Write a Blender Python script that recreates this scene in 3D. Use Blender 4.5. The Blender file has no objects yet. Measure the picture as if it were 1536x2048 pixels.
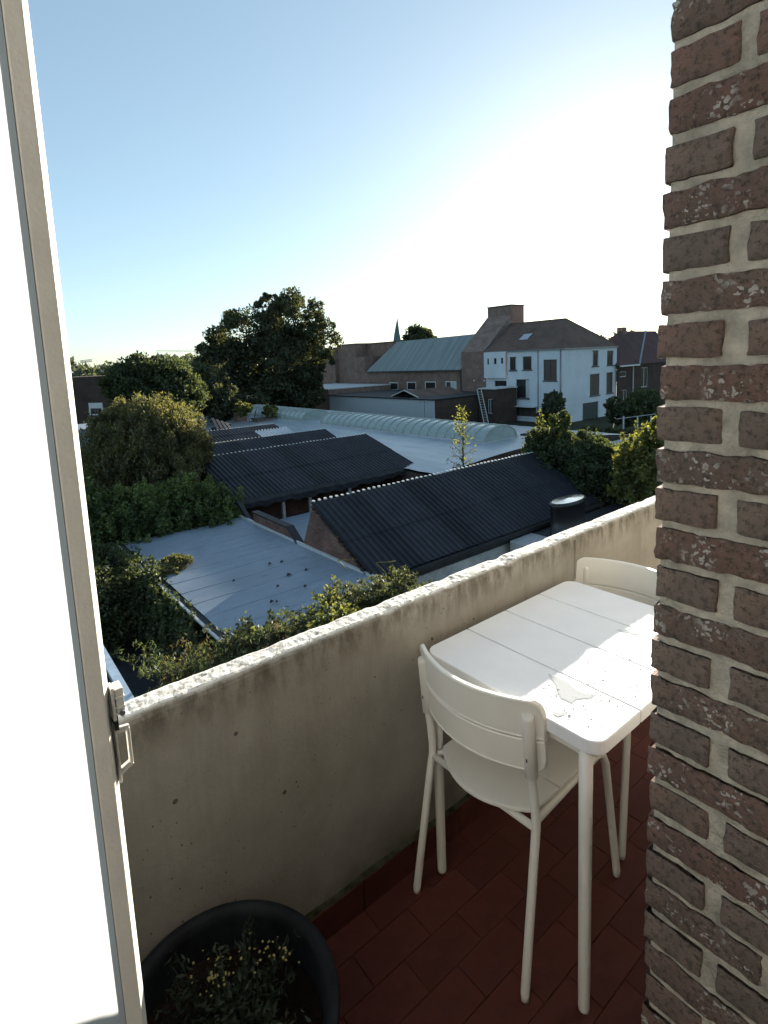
import bpy, math, random
import numpy as np
from mathutils import Vector, noise
R = math.radians
sc = bpy.context.scene
random.seed(7); rng = np.random.default_rng(7)

# ------------------------------------------------------------------ camera, sky, sun, exposure
F, CX, CY, EYE = 1104.0, 754.2, 868.1, 1.6
YAW, PITCH, ROLL = R(51.94), R(7.71), R(2.50)
def cam_axes():
    fw = np.array([math.cos(YAW)*math.cos(PITCH), math.sin(YAW)*math.cos(PITCH), -math.sin(PITCH)])
    r = np.array([math.sin(YAW), -math.cos(YAW), 0.0]); d = np.cross(fw, r)
    c, s = math.cos(ROLL), math.sin(ROLL)
    return np.array([c*r+s*d, -s*r+c*d, fw])
AX = cam_axes()
camd = bpy.data.cameras.new('camera'); cam = bpy.data.objects.new('camera', camd)
sc.collection.objects.link(cam); sc.camera = cam
from mathutils import Matrix
m3 = Matrix([[AX[0][i], -AX[1][i], -AX[2][i]] for i in range(3)])
cam.matrix_world = Matrix.Translation((0, 0, EYE)) @ m3.to_4x4()
camd.sensor_fit = 'VERTICAL'; camd.sensor_height = 36; camd.lens = F/2048*36
camd.shift_x = (768-CX)/2048; camd.shift_y = (CY-1024)/2048
camd.clip_start = 0.02; camd.clip_end = 4000

SUN = Vector((0.8767, 0.4509, 0.1535)).normalized()
SUN_EL = math.asin(SUN.z); SUN_AZ = math.atan2(SUN.x, SUN.y)
w = bpy.data.worlds.new('World'); sc.world = w; w.use_nodes = True
wn = w.node_tree.nodes; bg = wn['Background']
sky = wn.new('ShaderNodeTexSky'); sky.sky_type = 'NISHITA'; sky.sun_disc = False
sky.sun_elevation = SUN_EL; sky.sun_rotation = SUN_AZ
sky.altitude = 0; sky.air_density = 0.8; sky.dust_density = 0.5; sky.ozone_density = 3.0
hs = wn.new('ShaderNodeHueSaturation'); hs.inputs['Saturation'].default_value = 0.92
gm = wn.new('ShaderNodeGamma'); gm.inputs[1].default_value = 0.60      # compress the aureole
w.node_tree.links.new(sky.outputs[0], gm.inputs[0]); w.node_tree.links.new(gm.outputs[0], hs.inputs['Color'])
wt_ = wn.new('ShaderNodeMix'); wt_.data_type = 'RGBA'; wt_.blend_type = 'MULTIPLY'; wt_.inputs[0].default_value = 1.0; wt_.inputs[7].default_value = (1.0, 1.06, 1.0, 1)
w.node_tree.links.new(hs.outputs[0], wt_.inputs[6])
w.node_tree.links.new(wt_.outputs[2], bg.inputs[0]); bg.inputs[1].default_value = 0.122
sl = bpy.data.lights.new('sun', 'SUN'); sl.energy = 5.0; sl.angle = R(0.53); sl.color = (1.0, 0.93, 0.82)
so = bpy.data.objects.new('sun', sl); sc.collection.objects.link(so)
so.rotation_euler = (-SUN).to_track_quat('-Z', 'Y').to_euler()
sc.view_settings.view_transform = 'Standard'; sc.view_settings.look = 'None'
sc.view_settings.exposure = 1.8; sc.view_settings.gamma = 1.0
sc.view_settings.use_curve_mapping = False
sc.cycles.max_bounces = 6; sc.cycles.diffuse_bounces = 3; sc.cycles.glossy_bounces = 2
sc.cycles.transmission_bounces = 4; sc.cycles.transparent_max_bounces = 6
sc.cycles.caustics_reflective = False; sc.cycles.caustics_refractive = False

# ------------------------------------------------------------------ measuring: a sight line cut with an axis plane
def sight(x, y):
    return AX.T @ np.array([(x-CX)/F, (y-CY)/F, 1.0])
def onX(x, y, X):
    d = sight(x, y); return np.array([0, 0, EYE]) + d*(X/d[0])
def onY(x, y, Y):
    d = sight(x, y); return np.array([0, 0, EYE]) + d*(Y/d[1])
def onZ(x, y, Z):
    d = sight(x, y); return np.array([0, 0, EYE]) + d*((Z-EYE)/d[2])
def far(x, y, D):
    d = sight(x, y); return np.array([0, 0, EYE]) + d*(D/math.hypot(d[0], d[1]))
G = -7.9   # ground level below the balcony floor

# ------------------------------------------------------------------ object helpers
def link(o): sc.collection.objects.link(o); return o
def tag(o, label=None, cat=None, group=None, kind=None):
    for k, v in (('label', label), ('category', cat), ('group', group), ('kind', kind)):
        if v: o[k] = v
    return o
def thing(name, loc, label, cat, group=None):
    o = link(bpy.data.objects.new(name, None)); o.location = loc; o.empty_display_size = 0.1
    return tag(o, label, cat, group)
def origin(o):
    v = Vector((0, 0, 0))
    while o is not None: v += Vector(o.location); o = o.parent
    return v
class MB:
    def __init__(s): s.v = []; s.f = []
    def add(s, vs, fs):
        n = len(s.v); s.v += [tuple(map(float, p)) for p in vs]; s.f += [tuple(i+n for i in f) for f in fs]; return s
    def box(s, x0, x1, y0, y1, z0, z1):
        vs = [(x, y, z) for z in (z0, z1) for y in (y0, y1) for x in (x0, x1)]
        return s.add(vs, [(0,2,3,1),(4,5,7,6),(0,1,5,4),(2,6,7,3),(0,4,6,2),(1,3,7,5)])
    def prism(s, pts, d):           # polygon swept along d
        n = len(pts); d = np.array(d, float)
        vs = [tuple(p) for p in pts] + [tuple(np.array(p, float)+d) for p in pts]
        return s.add(vs, [tuple(range(n))[::-1], tuple(range(n, 2*n))] + [(i, (i+1) % n, n+(i+1) % n, n+i) for i in range(n)])
    def beam(s, a, b, wd, ht, up=(0, 0, 1)):
        a = Vector(a); b = Vector(b); t = (b-a).normalized(); u = Vector(up)
        sd = t.cross(u); sd = (sd.normalized() if sd.length > 1e-4 else Vector((1, 0, 0))); u = sd.cross(t)
        q = [a+sd*i*wd/2+u*j*ht/2 for i, j in ((-1,-1),(1,-1),(1,1),(-1,1))]
        return s.prism(q, b-a)
    def tube(s, pts, r, n=10, cap=True):
        P = [Vector(p) for p in pts]; rs = r if isinstance(r, (list, tuple)) else [r]*len(P)
        base = len(s.v); pu = None
        for i, p in enumerate(P):
            t = (P[min(i+1, len(P)-1)]-P[max(i-1, 0)]).normalized()
            if pu is None: pu = t.cross(Vector((0.3, 0.9, 0.1))).normalized()
            u = (pu-t*pu.dot(t)).normalized(); pu = u; vv = t.cross(u)
            for k in range(n):
                a = 2*math.pi*k/n; s.v.append(tuple(p+(u*math.cos(a)+vv*math.sin(a))*rs[i]))
        for i in range(len(P)-1):
            for k in range(n):
                a = base+i*n+k; b = base+i*n+(k+1) % n; s.f.append((a, b, b+n, a+n))
        if cap:
            s.f.append(tuple(base+k for k in range(n))[::-1]); e = base+(len(P)-1)*n; s.f.append(tuple(e+k for k in range(n)))
        return s
    def grid(s, P):                 # rows of points
        n = len(s.v); R_, C_ = len(P), len(P[0])
        for row in P: s.v += [tuple(map(float, p)) for p in row]
        for i in range(R_-1):
            for j in range(C_-1):
                a = n+i*C_+j; s.f.append((a, a+1, a+C_+1, a+C_))
        return s
    def build(s, name, mat, parent=None, smooth=False, bevel=0, solid=0):
        me = bpy.data.meshes.new(name); off = origin(parent) if parent is not None else Vector((0, 0, 0))
        me.from_pydata([(a-off.x, b-off.y, c-off.z) for a, b, c in s.v], [], s.f)
        me.materials.append(mat); me.update()
        if smooth:
            me.polygons.foreach_set('use_smooth', [True]*len(me.polygons))
        o = link(bpy.data.objects.new(name, me)); o.parent = parent
        if solid:
            md = o.modifiers.new('solid', 'SOLIDIFY'); md.thickness = solid; md.offset = -1
        if bevel:
            md = o.modifiers.new('bevel', 'BEVEL'); md.width = bevel; md.segments = 2; md.limit_method = 'ANGLE'; md.angle_limit = R(40)
        return o
def copy_tree(o, parent=None):
    c = link(o.copy()); c.parent = parent
    for ch in list(o.children): copy_tree(ch, c)
    return c

# ------------------------------------------------------------------ materials
def lin(c):
    return tuple(((v/12.92) if v <= 0.04045 else ((v+0.055)/1.055)**2.4) for v in c)
class NT:
    def __init__(s, name):
        s.m = bpy.data.materials.new(name); s.m.use_nodes = True; s.t = s.m.node_tree
        s.b = s.t.nodes['Principled BSDF']; s.out = s.t.nodes['Material Output']
        s.co = s.n('ShaderNodeTexCoord').outputs['Object']
    def n(s, typ, **kw):
        nd = s.t.nodes.new(typ)
        for k, v in kw.items():
            if k.startswith('i_'):
                nd.inputs[k[2:].replace('_', ' ')].default_value = v
            else: setattr(nd, k, v)
        return nd
    def l(s, a, b): s.t.links.new(a, b)
    def noise(s, scale, detail=4, rough=0.6, vec=None, stretch=None):
        vec = vec or s.co
        if stretch:
            mp = s.n('ShaderNodeMapping'); mp.inputs['Scale'].default_value = stretch; s.l(vec, mp.inputs[0]); vec = mp.outputs[0]
        nd = s.n('ShaderNodeTexNoise'); nd.inputs['Scale'].default_value = scale; nd.inputs['Detail'].default_value = detail
        nd.inputs['Roughness'].default_value = rough; s.l(vec, nd.inputs['Vector']); return nd.outputs['Fac']
    def ramp(s, fac, stops):
        nd = s.n('ShaderNodeValToRGB'); s.l(fac, nd.inputs[0]); e = nd.color_ramp.elements
        while len(e) < len(stops): e.new(0.5)
        for el, (p, c) in zip(e, stops):
            el.position = p; el.color = (c if len(c) == 4 else (*c, 1)) if not isinstance(c, (int, float)) else (c, c, c, 1)
        return nd.outputs[0]
    def mix(s, fac, a, b, mode='MIX'):
        nd = s.n('ShaderNodeMix'); nd.data_type = 'RGBA'; nd.blend_type = mode
        for sock, v in ((nd.inputs[0], fac), (nd.inputs[6], a), (nd.inputs[7], b)):
            if isinstance(v, (int, float)): sock.default_value = v
            elif isinstance(v, tuple): sock.default_value = (*v, 1) if len(v) == 3 else v
            else: s.l(v, sock)
        return nd.outputs[2]
    def math(s, op, a, b=0.0, clamp=False):
        nd = s.n('ShaderNodeMath'); nd.operation = op; nd.use_clamp = clamp
        for sock, v in ((nd.inputs[0], a), (nd.inputs[1], b)):
            if isinstance(v, (int, float)): sock.default_value = v
            else: s.l(v, sock)
        return nd.outputs[0]
    def col(s, c):
        if isinstance(c, tuple): s.b.inputs['Base Color'].default_value = (*c, 1)
        else: s.l(c, s.b.inputs['Base Color'])
    def bump(s, h, dist=0.01, strength=1.0):
        nd = s.n('ShaderNodeBump'); nd.inputs['Distance'].default_value = dist; nd.inputs['Strength'].default_value = strength
        s.l(h, nd.inputs['Height']); s.l(nd.outputs[0], s.b.inputs['Normal']); return nd
    def set(s, rough=0.6, spec=0.5, metal=0.0):
        s.b.inputs['Roughness'].default_value = rough; s.b.inputs['Specular IOR Level'].default_value = spec; s.b.inputs['Metallic'].default_value = metal
def simple(name, c, rough=0.6, spec=0.4, metal=0, var=0.15, scale=6, bump=0.0, bscale=40, stretch=None):
    t = NT(name); t.set(rough, spec, metal)
    f = t.noise(scale, 5, 0.6, stretch=stretch)
    t.col(t.ramp(f, [(0.3, tuple(v*(1-var) for v in c)), (0.7, tuple(min(1, v*(1+var)) for v in c))]))
    if bump: t.bump(t.noise(bscale, 4, 0.6), bump)
    return t.m
def object_tint(t, colr, amt):
    oi = t.n('ShaderNodeObjectInfo')
    k = t.math('MULTIPLY_ADD', oi.outputs['Random'], 2*amt); k.node.inputs[2].default_value = 1-amt
    hs = t.n('ShaderNodeHueSaturation'); t.l(colr, hs.inputs['Color']); t.l(k, hs.inputs['Value']); return hs.outputs[0]

def concrete():
    t = NT('weathered_concrete'); t.set(0.9, 0.25)
    sep = t.n('ShaderNodeSeparateXYZ'); t.l(t.co, sep.inputs[0]); z = sep.outputs['Z']
    base = t.ramp(t.noise(3.5, 6, 0.65), [(0.3, (0.27, 0.25, 0.215)), (0.7, (0.40, 0.378, 0.335))])
    base = t.mix(t.math('MULTIPLY', t.noise(45, 4, 0.7), 0.35), base, (0.24, 0.21, 0.17))
    # rain streaks running down from the coping
    st = t.noise(9, 4, 0.7, stretch=(1.0, 1.0, 0.10))
    sm = t.ramp(st, [(0.48, 0.0), (0.70, 1.0)])
    zf = t.n('ShaderNodeMapRange', clamp=True); t.l(z, zf.inputs[0]); zf.inputs[1].default_value = 0.30; zf.inputs[2].default_value = 0.87
    base = t.mix(t.math('MULTIPLY', t.math('MULTIPLY', sm, zf.outputs[0]), 0.5), base, (0.16, 0.145, 0.12))
    ze = t.n('ShaderNodeMapRange', clamp=True); t.l(z, ze.inputs[0]); ze.inputs[1].default_value = 0.76; ze.inputs[2].default_value = 0.85
    top = t.math('MULTIPLY', t.ramp(t.noise(22, 5, 0.7, stretch=(1, 1, 0.35)), [(0.42, 0.0), (0.6, 1.0)]), ze.outputs[0])
    base = t.mix(t.math('MULTIPLY', top, 0.8), base, (0.10, 0.085, 0.06))
    # green damp near the skirting
    zl = t.n('ShaderNodeMapRange', clamp=True); t.l(z, zl.inputs[0]); zl.inputs[1].default_value = 0.32; zl.inputs[2].default_value = 0.10
    base = t.mix(t.math('MULTIPLY', zl.outputs[0], t.ramp(t.noise(5, 4, 0.6), [(0.35, 0.25), (0.7, 0.85)])), base, (0.10, 0.095, 0.065))
    # blow holes
    vo = t.n('ShaderNodeTexVoronoi'); vo.inputs['Scale'].default_value = 26; t.l(t.co, vo.inputs['Vector'])
    v2 = t.n('ShaderNodeTexVoronoi'); v2.inputs['Scale'].default_value = 52; t.l(t.co, v2.inputs['Vector'])
    sp = t.n('ShaderNodeSeparateColor'); t.l(vo.outputs['Color'], sp.inputs[0])
    thr = t.math('MULTIPLY', t.math('POWER', sp.outputs[0], 9.0), 0.17)
    hole = t.math('LESS_THAN', vo.outputs['Distance'], thr)
    sp2 = t.n('ShaderNodeSeparateColor'); t.l(v2.outputs['Color'], sp2.inputs[0])
    hole2 = t.math('LESS_THAN', v2.outputs['Distance'], t.math('MULTIPLY', t.math('MULTIPLY', t.math('POWER', sp2.outputs[1], 5.0), t.ramp(t.noise(2.2, 3, 0.6), [(0.42, 0.25), (0.62, 1.0)])), 0.18))
    hole = t.math('MAXIMUM', hole, hole2)
    base = t.mix(t.math('MULTIPLY', hole, 0.8), base, (0.05, 0.042, 0.03))
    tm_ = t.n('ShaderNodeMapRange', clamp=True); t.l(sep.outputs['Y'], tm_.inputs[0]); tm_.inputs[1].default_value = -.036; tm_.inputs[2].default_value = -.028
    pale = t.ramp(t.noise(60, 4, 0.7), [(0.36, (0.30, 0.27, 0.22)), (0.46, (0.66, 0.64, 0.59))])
    base = t.mix(tm_.outputs[0], base, pale)  # lighter top colour puts the sun on the coping into the concrete
    t.col(base)
    h = t.math('ADD', t.math('MULTIPLY', t.noise(70, 6, 0.75), 0.5), t.math('MULTIPLY', t.noise(12, 4, 0.6), 0.7))
    h = t.math('SUBTRACT', h, hole)
    t.bump(h, 0.004); return t.m
def brick_wall(name, c1, c2, mortar, scale=1.0, bw=0.22, rh=0.075, ms=0.012, dirt=0.3):
    t = NT(name); t.set(0.9, 0.2)
    sep = t.n('ShaderNodeSeparateXYZ'); t.l(t.co, sep.inputs[0])
    cm = t.n('ShaderNodeCombineXYZ'); t.l(t.math('ADD', sep.outputs[0], sep.outputs[1]), cm.inputs[0]); t.l(sep.outputs[2], cm.inputs[1])
    br = t.n('ShaderNodeTexBrick'); t.l(cm.outputs[0], br.inputs['Vector'])
    br.inputs['Scale'].default_value = scale; br.inputs['Brick Width'].default_value = bw; br.inputs['Row Height'].default_value = rh
    br.inputs['Mortar Size'].default_value = ms; br.inputs['Color1'].default_value = (*c1, 1); br.inputs['Color2'].default_value = (*c2, 1)
    br.inputs['Mortar'].default_value = (*mortar, 1)
    d = t.ramp(t.noise(0.8, 5, 0.65), [(0.35, 1-dirt), (0.7, 1+dirt*0.4)])
    t.col(t.mix(1.0, br.outputs['Color'], d, 'MULTIPLY'))
    t.bump(t.math('SUBTRACT', 1.0, br.outputs['Fac']), 0.01, 0.6); return t.m
def leaf(name, c, tl=0.35, var=0.45, yellow=None):
    t = NT(name); t.t.nodes.remove(t.b)
    ob = t.ramp(t.noise(1.3, 3, 0.6), [(0.35, tuple(v*(1-var) for v in c)), (0.65, tuple(v*(1+var) for v in (yellow or c)))])
    n2 = t.ramp(t.noise(9, 2, 0.6), [(0.3, 0.6), (0.7, 1.35)])
    colr = t.mix(1.0, ob, n2, 'MULTIPLY')
    d = t.n('ShaderNodeBsdfDiffuse'); tr = t.n('ShaderNodeBsdfTranslucent'); g = t.n('ShaderNodeBsdfGlossy'); g.inputs['Roughness'].default_value = 0.45
    t.l(colr, d.inputs[0]); t.l(t.mix(1.0, colr, (1.5, 1.35, 0.6), 'MULTIPLY'), tr.inputs[0]); g.inputs[0].default_value = (0.3, 0.3, 0.3, 1)
    m1 = t.n('ShaderNodeMixShader'); m1.inputs[0].default_value = tl; t.l(d.outputs[0], m1.inputs[1]); t.l(tr.outputs[0], m1.inputs[2])
    m2 = t.n('ShaderNodeMixShader'); m2.inputs[0].default_value = 0.06; t.l(m1.outputs[0], m2.inputs[1]); t.l(g.outputs[0], m2.inputs[2])
    t.l(m2.outputs[0], t.out.inputs[0]); return t.m

M = {}
M['concrete'] = concrete()
M['white_metal'] = simple('cream_powder_coat', (0.76, 0.735, 0.67), 0.42, 0.4, var=0.03, scale=8, bump=0.0004, bscale=300)
M['table_plastic'] = simple('white_table_top', (0.83, 0.83, 0.845), 0.5, 0.4, var=0.035, scale=9, bump=0.0006, bscale=260)
M['dark_gap'] = simple('dark_gap', (0.03, 0.03, 0.03), 0.9, 0.1)
def tile_mat():
    t = NT('red_quarry_tile'); t.set(0.7, 0.25)
    c = t.ramp(t.noise(7, 5, 0.65), [(0.3, (0.066, 0.019, 0.014)), (0.7, (0.112, 0.030, 0.021))])
    c = t.mix(t.ramp(t.noise(3, 5, 0.7), [(0.5, 0.0), (0.8, 0.5)]), c, (0.09, 0.045, 0.035))
    t.col(object_tint(t, c, 0.12)); t.bump(t.noise(120, 4, 0.6), 0.0012); return t.m
M['tile'] = tile_mat()
M['grout'] = simple('dark_grout', (0.060, 0.032, 0.026), 0.9, 0.1, var=0.9, scale=7)
M['moss'] = simple('mossy_joint', (0.05, 0.05, 0.03), 0.95, 0.1, var=0.7, scale=30, bump=0.004, bscale=60)
M['mortar'] = simple('sandy_mortar', (0.50, 0.46, 0.385), 0.95, 0.15, var=0.32, scale=26, bump=0.008, bscale=120)
def brick_mat(speck):
    t = NT('rough_fired_brick' + ('_speckled' if speck else '')); t.set(0.85, 0.3)
    oi = t.n('ShaderNodeObjectInfo'); rnd = oi.outputs['Random']
    base = t.ramp(rnd, [(0.0, (0.27, 0.215, 0.18)), (0.35, (0.36, 0.27, 0.22)), (0.6, (0.36, 0.225, 0.18)), (0.8, (0.25, 0.215, 0.19)), (1.0, (0.38, 0.205, 0.16))])
    n1 = t.noise(28, 6, 0.7); base = t.mix(t.ramp(n1, [(0.35, 0.0), (0.65, 0.75)]), base, (0.27, 0.165, 0.13) if speck else (0.25, 0.195, 0.16))
    base = t.mix(t.ramp(t.noise(75, 6, 0.8), [(0.50, 0.0), (0.61, 0.85)]), base, (0.075, 0.060, 0.050))
    base = t.mix(t.ramp(t.noise(190, 4, 0.8), [(0.52, 0.0), (0.68, 0.6)]), base, (0.36, 0.29, 0.24))
    base = t.mix(t.ramp(t.noise(9, 3, 0.6), [(0.48, 0.0), (0.7, 0.6)]), base, (0.17, 0.145, 0.125))
    mp = t.n('ShaderNodeVectorMath'); mp.operation = 'ADD'
    cmb = t.n('ShaderNodeCombineXYZ'); t.l(t.math('MULTIPLY', rnd, 37.0), cmb.inputs[0]); t.l(t.math('MULTIPLY', rnd, 11.0), cmb.inputs[2])
    t.l(t.co, mp.inputs[0]); t.l(cmb.outputs[0], mp.inputs[1])
    if speck:
        wn_ = t.n('ShaderNodeTexNoise'); wn_.inputs['Scale'].default_value = 70; t.l(mp.outputs[0], wn_.inputs['Vector'])
        wv_ = t.n('ShaderNodeVectorMath'); wv_.operation = 'MULTIPLY_ADD'; t.l(wn_.outputs['Color'], wv_.inputs[0]); wv_.inputs[1].default_value = (.022, .022, .022); t.l(mp.outputs[0], wv_.inputs[2])
        vo = t.n('ShaderNodeTexVoronoi'); vo.inputs['Scale'].default_value = 110; t.l(wv_.outputs[0], vo.inputs['Vector']); vo.inputs['Randomness'].default_value = 1
        sp = t.n('ShaderNodeSeparateColor'); t.l(vo.outputs['Color'], sp.inputs[0])
        patch = t.ramp(t.noise(16, 3, 0.6, vec=mp.outputs[0]), [(0.50, 0.0), (0.62, 1.0)])
        wsp = t.math('MULTIPLY', t.math('LESS_THAN', vo.outputs['Distance'], t.math('MULTIPLY', sp.outputs[0], 0.60)), patch)
        base = t.mix(t.math('MULTIPLY', wsp, 0.9), base, (0.80, 0.77, 0.71))
    t.col(base)
    h = t.math('ADD', t.math('MULTIPLY', t.noise(38, 7, 0.8, vec=mp.outputs[0]), 0.9), t.math('MULTIPLY', t.noise(170, 4, 0.7), 0.5))
    t.bump(h, 0.016 if speck else 0.012); return t.m
M['brick'] = brick_mat(False); M['brick_sp'] = brick_mat(True)
def corrugated():
    t = NT('black_corrugated_sheet'); t.set(0.6, 0.22)
    c = t.ramp(t.noise(1.2, 4, 0.6), [(0.3, (0.016, 0.017, 0.024)), (0.7, (0.025, 0.026, 0.034))])
    c = t.mix(t.ramp(t.noise(14, 5, 0.7, stretch=(1, 0.15, 0.15)), [(0.5, 0.0), (0.8, 0.35)]), c, (0.08, 0.075, 0.075))
    sx = t.n('ShaderNodeSeparateXYZ'); t.l(t.co, sx.inputs[0]); wn_ = t.n('ShaderNodeTexWhiteNoise'); wn_.noise_dimensions = '1D'
    t.l(t.math('FLOOR', t.math('MULTIPLY', sx.outputs[0], 1.0)), wn_.inputs['W']); k = t.math('MULTIPLY_ADD', wn_.outputs['Value'], .7); k.node.inputs[2].default_value = .65
    hs_ = t.n('ShaderNodeHueSaturation'); t.l(c, hs_.inputs['Color']); t.l(k, hs_.inputs['Value'])
    t.col(hs_.outputs[0]); return t.m
M['corr'] = corrugated()
M['glint'] = simple('pale_ridge_glint', (0.75, 0.75, 0.72), 0.4, 0.5)
def felt():
    t = NT('white_roof_membrane'); t.set(0.6, 0.35)
    c = t.ramp(t.noise(0.7, 6, 0.65), [(0.3, (0.20, 0.25, 0.31)), (0.7, (0.28, 0.335, 0.40))])
    c = t.mix(t.ramp(t.noise(1.4, 5, 0.75, stretch=(1, 5, 1)), [(0.50, 0.0), (0.75, 0.55)]), c, (0.40, 0.43, 0.46))
    c = t.mix(t.ramp(t.noise(0.35, 5, 0.6), [(0.5, 0.0), (0.8, 0.6)]), c, (0.16, 0.18, 0.20))
    c = t.mix(t.ramp(t.noise(2.5, 6, 0.8), [(0.60, 0.0), (0.72, 0.7)]), c, (0.12, 0.13, 0.13))
    t.col(c); t.bump(t.noise(6, 5, 0.7, stretch=(1, 3, 1)), 0.02, 0.5); return t.m
M['felt'] = felt()
def silver():
    t = NT('silver_painted_roofing'); t.set(0.38, 0.5)
    c = t.ramp(t.noise(0.5, 6, 0.65, stretch=(3, 0.4, 1)), [(0.3, (0.23, 0.28, 0.325)), (0.7, (0.42, 0.47, 0.50))])
    c = t.mix(t.ramp(t.noise(0.16, 4, 0.6), [(0.5, 0.0), (0.75, 0.5)]), c, (0.48, 0.51, 0.53))
    t.col(c); t.bump(t.noise(1.5, 4, 0.6, stretch=(4, 0.5, 1)), 0.03, 0.6); return t.m
M['silver'] = silver()
M['skylight'] = simple('milky_green_glazing', (0.31, 0.37, 0.35), 0.22, 0.6, var=0.18, scale=0.9)
M['skylight_rib'] = simple('pale_glazing_bar', (0.36, 0.40, 0.38), 0.5, 0.4)
M['hall_brick'] = brick_wall('hall_brickwork', (0.30, 0.185, 0.145), (0.22, 0.135, 0.11), (0.33, 0.27, 0.23), bw=0.45, rh=0.15, ms=0.02)
M['gable_brick'] = brick_wall('gable_brickwork', (0.31, 0.165, 0.125), (0.20, 0.115, 0.095), (0.12, 0.10, 0.088), bw=0.24, rh=0.085, ms=0.012, dirt=0.4)
M['dark_brick'] = brick_wall('dark_brickwork', (0.115, 0.072, 0.060), (0.085, 0.056, 0.048), (0.07, 0.06, 0.05), bw=0.3, rh=0.1, ms=0.015)
M['whitewash'] = brick_wall('whitewashed_brickwork', (0.62, 0.62, 0.62), (0.50, 0.50, 0.51), (0.42, 0.42, 0.42), bw=0.24, rh=0.085, ms=0.01, dirt=0.3)
M['render_white'] = simple('white_render', (0.66, 0.70, 0.74), 0.85, 0.2, var=0.08, scale=0.5, bump=0.01, bscale=5)
M['render_grey'] = simple('grey_plinth_render', (0.33, 0.33, 0.35), 0.85, 0.2, var=0.15, scale=0.7)
M['frame_brown'] = simple('brown_timber_frame', (0.07, 0.05, 0.04), 0.6, 0.3)
M['frame_white'] = simple('white_window_frame', (0.7, 0.7, 0.68), 0.5, 0.3)
M['sill'] = simple('bluestone_sill', (0.08, 0.08, 0.08), 0.7, 0.3)
def glass(name, c):
    t = NT(name); t.set(0.08, 0.6); t.col(c); return t.m
M['glass'] = glass('dim_window_glass', (0.03, 0.032, 0.035)); M['glass_blind'] = glass('drawn_blind_glass', (0.10, 0.085, 0.075))
def rooftile(name, a, b):
    t = NT(name); t.set(0.85, 0.2)
    sep = t.n('ShaderNodeSeparateXYZ'); t.l(t.co, sep.inputs[0])
    wv = t.n('ShaderNodeTexWave'); wv.bands_direction = 'Z'; wv.inputs['Scale'].default_value = 1.6; t.l(t.co, wv.inputs['Vector'])
    c = t.ramp(t.noise(0.45, 6, 0.7), [(0.3, a), (0.7, b)])
    c = t.mix(t.math('MULTIPLY', t.noise(3, 4, 0.7), 0.4), c, tuple(v*0.5 for v in a))
    t.col(c); t.bump(wv.outputs['Fac'], 0.03, 0.7); return t.m
M['tiles_brown'] = rooftile('brown_clay_rooftiles', (0.115, 0.078, 0.062), (0.215, 0.14, 0.11))
M['tiles_dark'] = rooftile('dark_clay_rooftiles', (0.08, 0.05, 0.05), (0.15, 0.082, 0.075))
M['grey_sheet'] = simple('grey_green_sheet', (0.27, 0.31, 0.31), 0.45, 0.4, var=0.25, scale=0.6, stretch=(0.2, 3, 0.2))
def diamond():
    t = NT('white_diamond_cladding'); t.set(0.6, 0.3)
    sep = t.n('ShaderNodeSeparateXYZ'); t.l(t.co, sep.inputs[0])
    a = t.math('ADD', sep.outputs[1], sep.outputs[2]); b = t.math('SUBTRACT', sep.outputs[1], sep.outputs[2])
    fa = t.math('FRACT', t.math('MULTIPLY', a, 2.2)); fb = t.math('FRACT', t.math('MULTIPLY', b, 2.2))
    e = t.math('MINIMUM', fa, fb); k = t.ramp(e, [(0.0, 0.0), (0.22, 1.0)])
    t.col(t.mix(k, (0.26, 0.28, 0.30), (0.52, 0.56, 0.59))); t.bump(e, 0.03, 0.7); return t.m
M['diamond'] = diamond()
M['bark'] = simple('bark', (0.06, 0.045, 0.035), 0.95, 0.1, var=0.4, scale=8, bump=0.02, bscale=20)
M['pot'] = simple('dark_plastic_pot', (0.009, 0.0105, 0.013), 0.65, 0.2, var=0.6, scale=14, bump=0.0008, bscale=120)
M['soil'] = simple('potting_soil', (0.014, 0.010, 0.008), 0.98, 0.05, var=0.5, scale=60, bump=0.01, bscale=90)
M['black_metal'] = simple('black_metal', (0.02, 0.02, 0.022), 0.38, 0.5)
M['tar'] = simple('black_roofing_felt', (0.025, 0.025, 0.028), 0.7, 0.4, var=0.4, scale=3, bump=0.01, bscale=10)
M['zinc'] = simple('weathered_zinc', (0.22, 0.24, 0.26), 0.4, 0.5, metal=0.6)
M['polished'] = simple('polished_steel_cap', (0.85, 0.84, 0.8), 0.22, 0.6, metal=1.0)
M['lead_white'] = simple('white_coping', (0.55, 0.56, 0.56), 0.7, 0.3)
M['ground'] = simple('garden_earth', (0.045, 0.05, 0.03), 0.95, 0.1, var=0.5, scale=0.1)
M['yard'] = simple('dark_yard_paving', (0.035, 0.037, 0.042), 0.85, 0.2, var=0.35, scale=2.5, bump=0.01, bscale=12)
M['blue_beam'] = simple('pale_blue_painted_timber', (0.30, 0.38, 0.46), 0.5, 0.4)
M['green_wall'] = simple('flaking_green_paint', (0.02, 0.085, 0.03), 0.7, 0.2, var=0.8, scale=4)
M['spire'] = simple('slate_spire', (0.12, 0.17, 0.17), 0.7, 0.2)
M['crane'] = simple('crane_paint', (0.45, 0.36, 0.32), 0.6, 0.2)
M['flower'] = simple('yellow_petals', (0.30, 0.26, 0.09), 0.6, 0.2, var=0.2)
M['wet'] = None
M['leaf_dark'] = leaf('dark_broadleaf', (0.078, 0.090, 0.052), 0.36)
M['leaf_mid'] = leaf('mid_green_leaf', (0.074, 0.096, 0.050), 0.42)
M['leaf_gold'] = leaf('yellow_green_conifer', (0.095, 0.110, 0.058), 0.42, var=.25, yellow=(0.17, 0.165, 0.08))
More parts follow.
